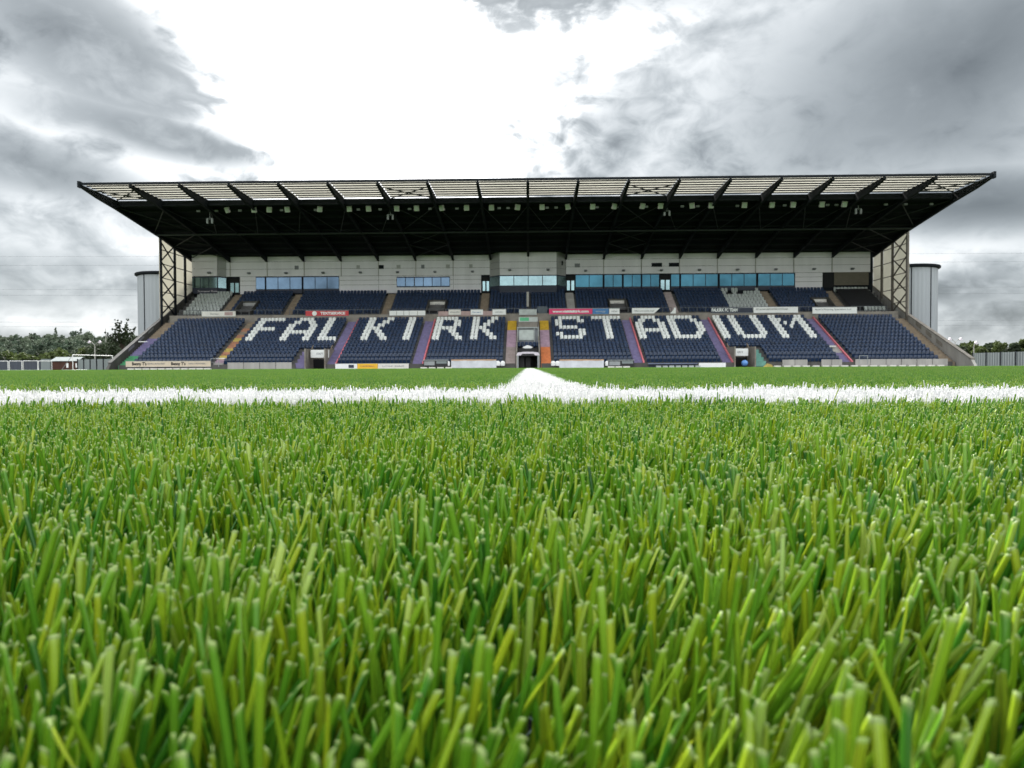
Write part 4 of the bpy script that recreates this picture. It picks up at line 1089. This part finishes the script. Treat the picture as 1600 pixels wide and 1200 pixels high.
# blue bench and white board right of the third purple aisle
a, b = at(1012, 574.5, FY), at(1089, 567, FY)
e_ = empty('dugout_bench', ((a.x+b.x)/2, FY, a.z), 'long low blue-grey team bench under the letters A D', 'bench')
MB().box(a.x, b.x, FY-.35, FY, b.z-.12, b.z).build('top', mat('bench_blue', (.14, .17, .26), .5), e_)
MB().box(a.x+.1, b.x-.1, FY-.06, FY, a.z, b.z-.13).build('back', navy, e_)
for k_ in range(7):
    x = a.x+.9+k_*.72; MB().box(x, x+.55, FY-.3, FY-.1, a.z, a.z+.22).build('seat', seat_grey, e_)
board(1092, 1134, 566.8, 575.5, FY-.1, white_p, 'plain bright white low board left of the right vomitory', fr=False)
# lower vomitory signs
for px0, px1, lab in ((485.5, 514, 'white sign board over the left lower exit'), (1144.5, 1169, 'white sign board over the right lower exit')):
    a, b = at(px0, 559.5, rowy(1)), at(px1, 546, rowy(1))
    o, a, b = board(px0, px1, 546.5 if px0 < 800 else 544.5, 559 if px0 < 800 else 556, rowy(1), white_p, lab, 'EXIT', ink_grey, .35, .35, name='exit_sign', fr=False)
# blue ball-like bag in the right vomitory
c = at(1163.5, 567.5, FY)
m_ = MB(); vv, ff = [], []; n2 = 14
for k_ in range(9):
    th = math.pi*k_/8; rr_ = .36*math.sin(th)*(1-.12*math.cos(th)); vv += [(c.x+rr_*math.cos(2*math.pi*i/n2), FY+rr_*math.sin(2*math.pi*i/n2), c.z-.36*math.cos(th)) for i in range(n2)]
for k_ in range(8): ff += [(k_*n2+i, k_*n2+(i+1) % n2, (k_+1)*n2+(i+1) % n2, (k_+1)*n2+i) for i in range(n2)]
m_.add(vv, ff); tag(m_.build('ball_bag', mat('light_blue_plastic', (.12, .28, .62), .4), smooth_=True), 'round light blue ball bag in the right lower exit', 'bag')
c = at(1200, 572, FY)
tag(MB().prism([(c.x-.5, FY-.2, .05), (c.x+.5, FY-.2, .05), (c.x+.35, FY-.2, .3), (c.x-.1, FY-.2, .42)], (0, .3, 0)).build('kit_pile', mustard_s), 'small mustard yellow pile at the foot of the teal stairs', 'pile')
# white cloths on the steps and on the seats
for px, py, Y, lab in ((224, 534, 84.2, 'white plank lying across the left end stairs'), (1298, 541, 82.9, 'white plank lying across the purple stairs of the end block'), (346, 560, 80.3, 'white mat at the foot of the brick-coloured stairs')):
    c = at(px, py, Y); tag(MB().box(c.x-.5, c.x+.5, Y-.22, Y+.1, c.z-.04, c.z+.04).build('plank', white_p), lab, 'plank')

# ------------------------------------------------------------------ players' tunnel
tn = empty('tunnel_entrance', (0, 79.4, 0), "players' tunnel mouth with grey frame, glazed booth and seats above", 'tunnel')
Yt = FWY-.15
a, b = at(808, 574, Yt), at(842, 549, Yt)
x0, x1 = a.x, b.x; zt = az(555.5, Yt)
MB().box(x0, x0+.16, Yt, Yt+.25, 0, zt).box(x1-.16, x1, Yt, Yt+.25, 0, zt).build('door_frame', galv, tn)
MB().prism([(x0-.1, Yt-.02, zt), (x1+.1, Yt-.02, zt), (x1-.05, Yt-.02, zt+.33), (x1-.7, Yt-.02, zt+.42), (x0+.7, Yt-.02, zt+.42), (x0+.05, Yt-.02, zt+.33)], (0, .3, 0)).build('canopy', lamp_grey, tn)
MB().prism([(x0+.35, Yt-.05, zt-.05), (x1-.35, Yt-.05, zt-.05), (x1-.6, Yt-.05, zt+.2), (x0+.6, Yt-.05, zt+.2)], (0, .03, 0)).build('crest_board', ink, tn)
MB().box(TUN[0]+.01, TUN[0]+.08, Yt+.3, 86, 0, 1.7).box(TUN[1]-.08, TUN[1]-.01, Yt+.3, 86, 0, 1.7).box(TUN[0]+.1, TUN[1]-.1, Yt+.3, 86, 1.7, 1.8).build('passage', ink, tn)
MB().box(TUN[0]+.1, TUN[1]-.1, 85.9, 86, 0, 1.7).build('back_door', ink_grey, tn)
MB().box(x0+.2, x0+.8, Yt+.9, Yt+.95, .1, 1.35).box(x0+.95, x0+1.5, Yt+1.2, Yt+1.25, .1, 1.3).build('gate_leaf', ink, tn)
for xx in (x0-.06, x1+.06):
    MB().prism([(xx-.06, Yt, 0), (xx-.06, Yt, zt+.5), (xx-.06, rowy(12), rowz(12)+.5), (xx-.06, rowy(12), 0)], (.12, 0, 0)).build('side_wall', concrete, tn)
MB().box(x0+.05, x1-.05, rowy(3)-.3, rowy(4), 1.85, rowz(4)+.03).build('roof_slab', ink, tn)
Yb = rowy(5)+.2
MB().box(ax(808.5, Yb, 520), ax(841.5, Yb, 520), Yb+.1, Yb+1.6, rowz(4)+.1, az(511, Yb)).build('booth', ink_grey, tn)
MB().box(ax(811, Yb, 520), ax(834, Yb, 520), Yb, Yb+.08, az(531.5, Yb), az(515.5, Yb)).build('booth_window', seat_grey, tn)
m_ = MB()
for px in (809, 835, 841): m_.beam((ax(px, Yb, 520), Yb-.05, rowz(4)), (ax(px, Yb, 520), Yb-.05, az(511, Yb)), .10)
m_.beam((ax(808.5, Yb), Yb-.05, az(512, Yb)), (ax(841.5, Yb), Yb-.05, az(512, Yb)), .14); m_.build('booth_frame', galv, tn)
MB().box(x0+.05, x1-.05, rowy(9), rowy(9)+.1, rowz(7), az(503.5, rowy(9))).build('rear_wall', concrete, tn)
c = at(824.5, 541.8, rowy(3)-.2)
tag(MB().prism([(c.x-.62, c.y, c.z-.08), (c.x-.4, c.y, c.z-.18), (c.x+.4, c.y, c.z-.18), (c.x+.62, c.y, c.z-.05), (c.x+.3, c.y, c.z+.1), (c.x, c.y, c.z+.2), (c.x-.3, c.y, c.z+.1)], (0, .25, 0)).build('white_cover', white_p), 'small bright white cloth bundle on the seats over the tunnel', 'cloth')
Yg = rowy(9)-.1
e_, a, b = board(810.5, 840, 495.3, 502.8, Yg, seat_grey, 'green and white banner across the top of the tunnel', fr=False)
MB().box(a.x+.15, a.x+1.25, Yg-.012, Yg-.003, a.z+.1, b.z-.05).build('green_patch', green_b, e_)

# ------------------------------------------------------------------ trees
def leaf_cloud(centre, rad, nclump, nleaf, size, rg):
    """leaf faces in clumps spread through an uneven crown"""
    c = np.array(centre, float); rad = np.array(rad, float)
    d = rg.normal(size=(nclump, 3)); d /= np.linalg.norm(d, axis=1)[:, None]
    rr_ = rg.uniform(.45, 1.0, nclump)[:, None]**.6
    cc = c + d*rr_*rad*.82; cr_ = rg.uniform(.22, .42, nclump)[:, None]*rad.mean()
    P = np.repeat(cc, nleaf, 0); q = rg.normal(size=P.shape); q /= np.linalg.norm(q, axis=1)[:, None]
    P = P + q*np.repeat(cr_, nleaf, 0)*(rg.uniform(.55, 1, len(P))[:, None]); n = len(P)
    s = size*rg.uniform(.6, 1.3, n)
    u = rg.normal(size=(n, 3)); u /= np.linalg.norm(u, axis=1)[:, None]
    w = np.cross(u, q + .6*rg.normal(size=(n, 3))); w /= np.linalg.norm(w, axis=1)[:, None]
    V = np.stack([P-u*s[:, None]*.5, P+w*s[:, None]*.35, P+u*s[:, None]*.5, P-w*s[:, None]*.35], 1).reshape(-1, 3)
    return V
def crown_obj(name, V, m, parent):
    Fq = np.arange(len(V)).reshape(-1, 4)
    return link(name, np_mesh(name, V, Fq, [m]), parent)
def tree(x, y, h, w, m, label, group, seed, name='tree', leaf=.4, ncl=26, nl=60, low=.25):
    rg = np.random.default_rng(seed)
    e_ = empty(name, (x, y, 0), label, 'tree', group)
    mb = MB(); mb.tube((x, y, 0), (x, y, h*.55), .05*h*.5+.06, .03*h*.4, 8)
    for k_ in range(6):
        a = rg.uniform(0, 6.28); z0 = h*rg.uniform(.25, .5)
        mb.tube((x, y, z0), (x+math.cos(a)*w*.32, y+math.sin(a)*w*.32, z0+h*rg.uniform(.2, .35)), .012*h, .004*h, 5)
    mb.build('trunk', bark, e_)
    V = leaf_cloud((x, y, h*(1+low)/2), (w/2, w/2, h*(1-low)/2), ncl, nl, leaf, rg)
    crown_obj('crown', V, m, e_)
    return e_
# band of bushy trees beyond the left fences
k_ = 0
for px, hpy, m, wpx, kind in [(-60, 551, leaf_olive, 40, 0), (-20, 548, leaf_dark, 42, 1), (14, 550, leaf_olive, 30, 0), (38, 553, leaf_olive, 28, 0), (60, 551, leaf_dark, 26, 1), (80, 552, leaf_olive, 26, 0), (97, 546, leaf_olive, 28, 2), (118, 552, leaf_dark, 24, 1), (134, 545, leaf_olive, 24, 2), (152, 548, leaf_olive, 26, 0), (172, 543, leaf_dark, 28, 1), (196, 538, leaf_dark, 34, 1)]:
    Y = 235 + (k_*37) % 26; c = at(px, hpy, Y)
    lab = ['olive green bushy tree in the near row left of the stand', 'dark green bushy tree in the near row left of the stand', 'rounder paler tree in the near row left of the stand'][kind]
    tree(c.x, Y, c.z*1.05, wpx*Y/F_PX*1.35, m, lab + ', ' + ORD[k_] + ' from the left', 'bushy trees left of the stand', 100+k_, leaf=1.0, ncl=34, nl=60, low=.0); k_ += 1
# lone tree by the side wall
c = at(190, 497, 150)
e_ = empty('lone_tree', (c.x, 150, 0), 'taller lone tree with upright wispy branches beside the raking wall', 'tree')
rg = np.random.default_rng(5); mb = MB(); x = c.x; h = c.z
mb.tube((x, 150, 0), (x, 150, h*.45), .22, .14)
Vs = []
for j in range(17):
    a = R(-62 + 124*j/16 + rg.normal(0, 4)); L = h*rg.uniform(.42, .56)*(1-.25*abs(math.sin(a))); az2 = rg.uniform(-.5, .5)
    q = (x+math.sin(a)*L*.75, 150+az2*L, h*.40+math.cos(a)*L)
    p_ = (x, 150, h*.40)
    mb.tube(p_, q, .09, .02, 5)
    for s_ in np.linspace(.35, 1.05, 11):
        cc = [p_[i]+(q[i]-p_[i])*s_ for i in range(3)]
        Vs.append(leaf_cloud(cc, (.42, .5, .55), 2, 16, .30, rg))
mb.build('trunk', bark, e_); crown_obj('crown', np.concatenate(Vs), leaf_dark, e_)
tree(at(178, 545, 150).x, 146, 6.2, 7.5, leaf_dark, 'low dark bush under the lone tree', None, 55, 'bush', leaf=.5, ncl=30, nl=70, low=0)
# right-hand trees
k_ = 0
for px, hpy, wpx, kind in [(1497, 541, 24, 0), (1512, 534, 26, 1), (1532, 541, 22, 1), (1548, 534, 26, 0), (1566, 533, 24, 1), (1582, 537, 20, 0), (1600, 530, 28, 1), (1622, 535, 34, 0), (1655, 531, 40, 1)]:
    Y = 165 + (k_*29) % 18; c = at(px, hpy, Y)
    lab = ['dark green bushy tree beyond the right-hand fence', 'rounded mid green tree beyond the right-hand fence'][kind]
    tree(c.x, Y, c.z*1.04, wpx*Y/F_PX*1.3, (leaf_dark, leaf_olive)[kind], lab + ', ' + ORD[k_] + ' from the left', 'trees beyond the right-hand fence', 300+k_, leaf=.7, ncl=34, nl=70, low=.0); k_ += 1
# wooded hill far left
hill = MB(); nx = 40
hx = np.linspace(-1100, 100, nx)
def hz(x): return 37 + 6*math.sin(x*.006+1) + 3*math.sin(x*.021)
for a, b in zip(hx[:-1], hx[1:]):
    hill.add([(a, 560, 0), (b, 560, 0), (b, 800, hz(b)*.9), (a, 800, hz(a)*.9)], [(0,1,2,3)])
    hill.add([(a, 800, hz(a)*.9), (b, 800, hz(b)*.9), (b, 1200, hz(b)), (a, 1200, hz(a))], [(0,1,2,3)])
tag(hill.build('hill', leaf_blue), 'low wooded rise behind the ground to the left', kind='structure')
rg = np.random.default_rng(11); Vs1, Vs2 = [], []
for j in range(620):
    x = rg.uniform(-760, -330); f_ = rg.uniform(0, 1)**.8; y = 565 + 235*f_
    z0 = hz(x)*.9*f_; hgt = rg.uniform(9, 16) if f_ < .96 else rg.uniform(6, 11)
    conif = rg.uniform() < .10
    if conif:
        for s_ in range(6):
            t_ = s_/6; Vs1.append(leaf_cloud((x, y, z0+hgt*(.3+.95*t_)), (2.6*(1-t_)+.3, 2.6*(1-t_)+.3, 1.6), 3, 22, 1.6, rg))
    else:
        V = leaf_cloud((x, y, z0+hgt*.5), (hgt*.5, hgt*.5, hgt*.5), 10, 46, 1.7, rg)
        (Vs2 if rg.uniform() < .4 else Vs1).append(V)
o = crown_obj('forest', np.concatenate(Vs1), leaf_far_hazed, None); tag(o, 'green woodland, haze put into its leaf colour, covering the distant rise on the left', 'woodland', kind='stuff')
o = crown_obj('forest', np.concatenate(Vs2), leaf_blue, None); tag(o, 'darker blue-green tree masses scattered through the distant woodland', 'woodland', kind='stuff')

# ------------------------------------------------------------------ left background
def corr(mb, x0, y0, x1, y1, z0, z1, pitch=.25, dep=.04):
    L = math.hypot(x1-x0, y1-y0); n_ = max(2, int(L/pitch)); dx, dy = (x1-x0)/L, (y1-y0)/L
    pts = []
    for i in range(n_+1):
        o_ = dep if i % 2 else 0; pts.append((x0+dx*L*i/n_ + dy*o_, y0+dy*L*i/n_ - dx*o_))
    vv = [(x, y, z0) for x, y in pts]+[(x, y, z1) for x, y in pts]; n2 = len(pts)
    mb.add(vv, [(i, i+1, i+1+n2, i+n2) for i in range(n2-1)])
def fence(pts, h, label, m, post_m, step=3.0):
    e_ = empty('fence', (pts[0][0], pts[0][1], 0), label, 'fence')
    for (x0, y0), (x1, y1) in zip(pts[:-1], pts[1:]):
        L = math.hypot(x1-x0, y1-y0); n_ = max(1, round(L/step))
        for i in range(n_):
            a = (x0+(x1-x0)*i/n_, y0+(y1-y0)*i/n_); b = (x0+(x1-x0)*(i+1)/n_, y0+(y1-y0)*(i+1)/n_)
            mb = MB(); corr(mb, *a, *b, 0, h); mb.build('fence_panel', m, e_)
            MB().beam((a[0], a[1]-.06, 0), (a[0], a[1]-.06, h+.12), .14).build('post', post_m, e_)
    return e_
fence([(ax(121, 118), 118), (ax(172, 112), 112)], az(561.5, 116, 140), 'grey corrugated fence between the brown shed and the raking wall', fence_grey, steel_dark, 2.0)
fence([(68.9, 112), (69.6, 100), (70.4, 84)], az(553, 110, 1521)+.15, 'grey corrugated fence right of the stand', fence_grey, steel_dark, 3.4)
# storage containers behind the small goals
for i, (px0, px1, m, lab) in enumerate(((-40, 12, container_m, 'dark blue-grey storage container behind the small goals, nearest the frame edge'), (13, 36, container_m, 'dark storage container in the middle behind the small goals'), (37, 63, container_m, 'dark storage container behind the small goals, next to the pale cabinet'))):
    Y = 150; a = at(px0, 577, Y); b = at(px1, 563, Y); e_ = empty('container', ((a.x+b.x)/2, Y, 0), lab, 'container', 'containers behind the small goals')
    mb = MB(); corr(mb, a.x, Y, b.x, Y, .1, b.z, .3); mb.build('side', m, e_)
    MB().box(a.x, b.x, Y+.06, Y+2.4, 0, b.z).build('body', m, e_); MB().box(a.x-.05, b.x+.05, Y-.05, Y+2.45, b.z, b.z+.12).build('roof', steel_dark, e_)
a = at(64, 577, 148); b = at(78, 561, 148)
e_ = empty('cabinet', ((a.x+b.x)/2, 148, 0), 'pale grey tall cabinet between the containers and the brown shed', 'cabinet')
mb = MB(); corr(mb, a.x, 148, b.x, 148, 0, b.z-.1, .4); mb.build('door', fence_grey, e_); MB().box(a.x, b.x, 148.1, 149.5, 0, b.z).build('body', fence_grey, e_)
# brown shed
Y = 132; a = at(80, 577, Y); b = at(121, 561, Y)
e_ = empty('shed', ((a.x+b.x)/2, Y, 0), 'brown timber shed with grey pitched roof and white windows', 'shed')
xm = at(93, 560, Y).x; hz_ = at(100, 564.5, Y).z; rz_ = at(95, 559, Y).z
nb_ = 14
for i in range(nb_):
    z0 = hz_*i/nb_; MB().box(a.x, b.x, Y, Y+.06, z0+.005, z0+hz_/nb_-.012).build('plank', brown_wood, e_)
MB().box(a.x+.05, b.x-.05, Y+.07, Y+3.2, 0, hz_-.02).build('body', brown_wood, e_)
MB().prism([(a.x-.1, Y-.2, hz_), (b.x+.15, Y-.2, hz_), (b.x+.15, Y+1.6, rz_+.1), (a.x-.1, Y+1.6, rz_+.1)], (0, 0, .07)).build('roof', fence_grey, e_)
MB().prism([(a.x-.1, Y+3.4, hz_), (b.x+.15, Y+3.4, hz_), (b.x+.15, Y+1.62, rz_+.1), (a.x-.1, Y+1.62, rz_+.1)], (0, 0, .07)).build('roof', fence_grey, e_)
for px in (105.5, 120):
    c = at(px, 571, Y); w_ = MB().box(c.x-.20, c.x+.20, Y-.06, Y-.005, c.z-.42, c.z+.42).build('window', white_p, e_)
# goals
def goal(x0, y0, x1, y1, h, dep, r_, label, group=None):
    e_ = empty('goal', (x0, y0, 0), label, 'goal', group)
    d = Vector((x1-x0, y1-y0, 0)); nrm = Vector((-d.y, d.x, 0)).normalized()*dep
    for x, y in ((x0, y0), (x1, y1)):
        MB().tube((x, y, 0), (x, y, h), r_).build('post', white_p, e_)
        MB().tube((x, y, h), (x+nrm.x, y+nrm.y, .05), r_*.6).tube((x, y, .05), (x+nrm.x, y+nrm.y, .05), r_*.6).build('stanchion', galv, e_)
    MB().tube((x0, y0, h), (x1, y1, h), r_).build('crossbar', white_p, e_)
    MB().tube((x0+nrm.x, y0+nrm.y, .05), (x1+nrm.x, y1+nrm.y, .05), r_*.6).build('ground_bar', galv, e_)
    return e_
a = at(114, 577, 108); hg = at(114, 554.5, 108).z
goal(a.x, 108, at(176, 570, 117).x, 117, hg, 1.9, .06, 'larger white goal standing in front of the corrugated fence')
for k_, (px0, px1, Y) in enumerate(((-22, 12.5, 128), (14.5, 34, 128.3), (36, 59, 127.6), (60, 81, 130))):
    hg = at(30, 564, 128).z
    goal(at(px0, 570, Y).x, Y, at(px1, 570, Y+1).x, Y+1, hg, 1.3, .05, 'small white training goal, ' + ['cut by the edge of the frame', 'second of the row', 'third of the row', 'last of the row next to the shed'][k_], 'small training goals')
# lamp posts
def lamp_post(px, py_top, Y, label, arms, m=concrete_pale):
    c = at(px, py_top, Y); e_ = empty('lamp_post', (c.x, Y, 0), label, 'lamp post')
    MB().tube((c.x, Y, 0), (c.x, Y, c.z), .11, .07).build('pole', m, e_)
    for dx in arms:
        MB().tube((c.x, Y, c.z), (c.x+dx*.6, Y, c.z+.5), .045).tube((c.x+dx*.6, Y, c.z+.5), (c.x+dx, Y, c.z+.55), .045).build('arm', m, e_)
        MB().prism([(c.x+dx-.18, Y-.15, c.z+.32), (c.x+dx+.18, Y-.15, c.z+.32), (c.x+dx+.24, Y-.15, c.z+.55), (c.x+dx-.24, Y-.15, c.z+.55)], (0, .3, 0)).prism([(c.x+dx-.2, Y-.15, c.z+.55), (c.x+dx+.2, Y-.15, c.z+.55), (c.x+dx, Y-.15, c.z+.8)], (0, .3, 0)).build('lamp_head', lamp_grey, e_)
lamp_post(148, 539, 125, 'twin-headed lamp post left of the lone tree', (-.95, .95))
lamp_post(165, 513, 170, 'thin bare pole between the twin lamp post and the lone tree', ())
lamp_post(1492.5, 535, 122, 'twin-headed lamp post beside the foot of the right side wall', (-.9, .9))
lamp_post(1521.5, 541, 113, 'single-armed lamp post at the left end of the right-hand fence', (.35,))
# power lines: one cable each, hung between pylons outside the picture
for i, (pyl, pyr) in enumerate(((402, 395), (416, 408), (453, 448), (462, 458), (504, 500), (511, 508))):
    Y = 300; a = at(-250, pyl-1, Y); b = at(1850, pyr-1, Y); m_ = MB(); n_ = 24; last = None
    for k_ in range(n_+1):
        t_ = k_/n_; p_ = (a.x+(b.x-a.x)*t_, Y, a.z+(b.z-a.z)*t_ - 2.0*4*t_*(1-t_)*.25)
        if last: m_.tube(last, p_, .035, n=5)
        last = p_
    tag(m_.build('power_cable', ink_grey), 'thin overhead power cable, number counted from the top shown behind the roof'.replace(', number counted from the top shown', '') + ', ' + ['topmost', 'second from the top', 'upper of the middle pair', 'lower of the middle pair', 'upper of the lowest pair', 'lowest of all'][i], 'cable', 'power cables behind the stand')
print('objects', len(bpy.data.objects))
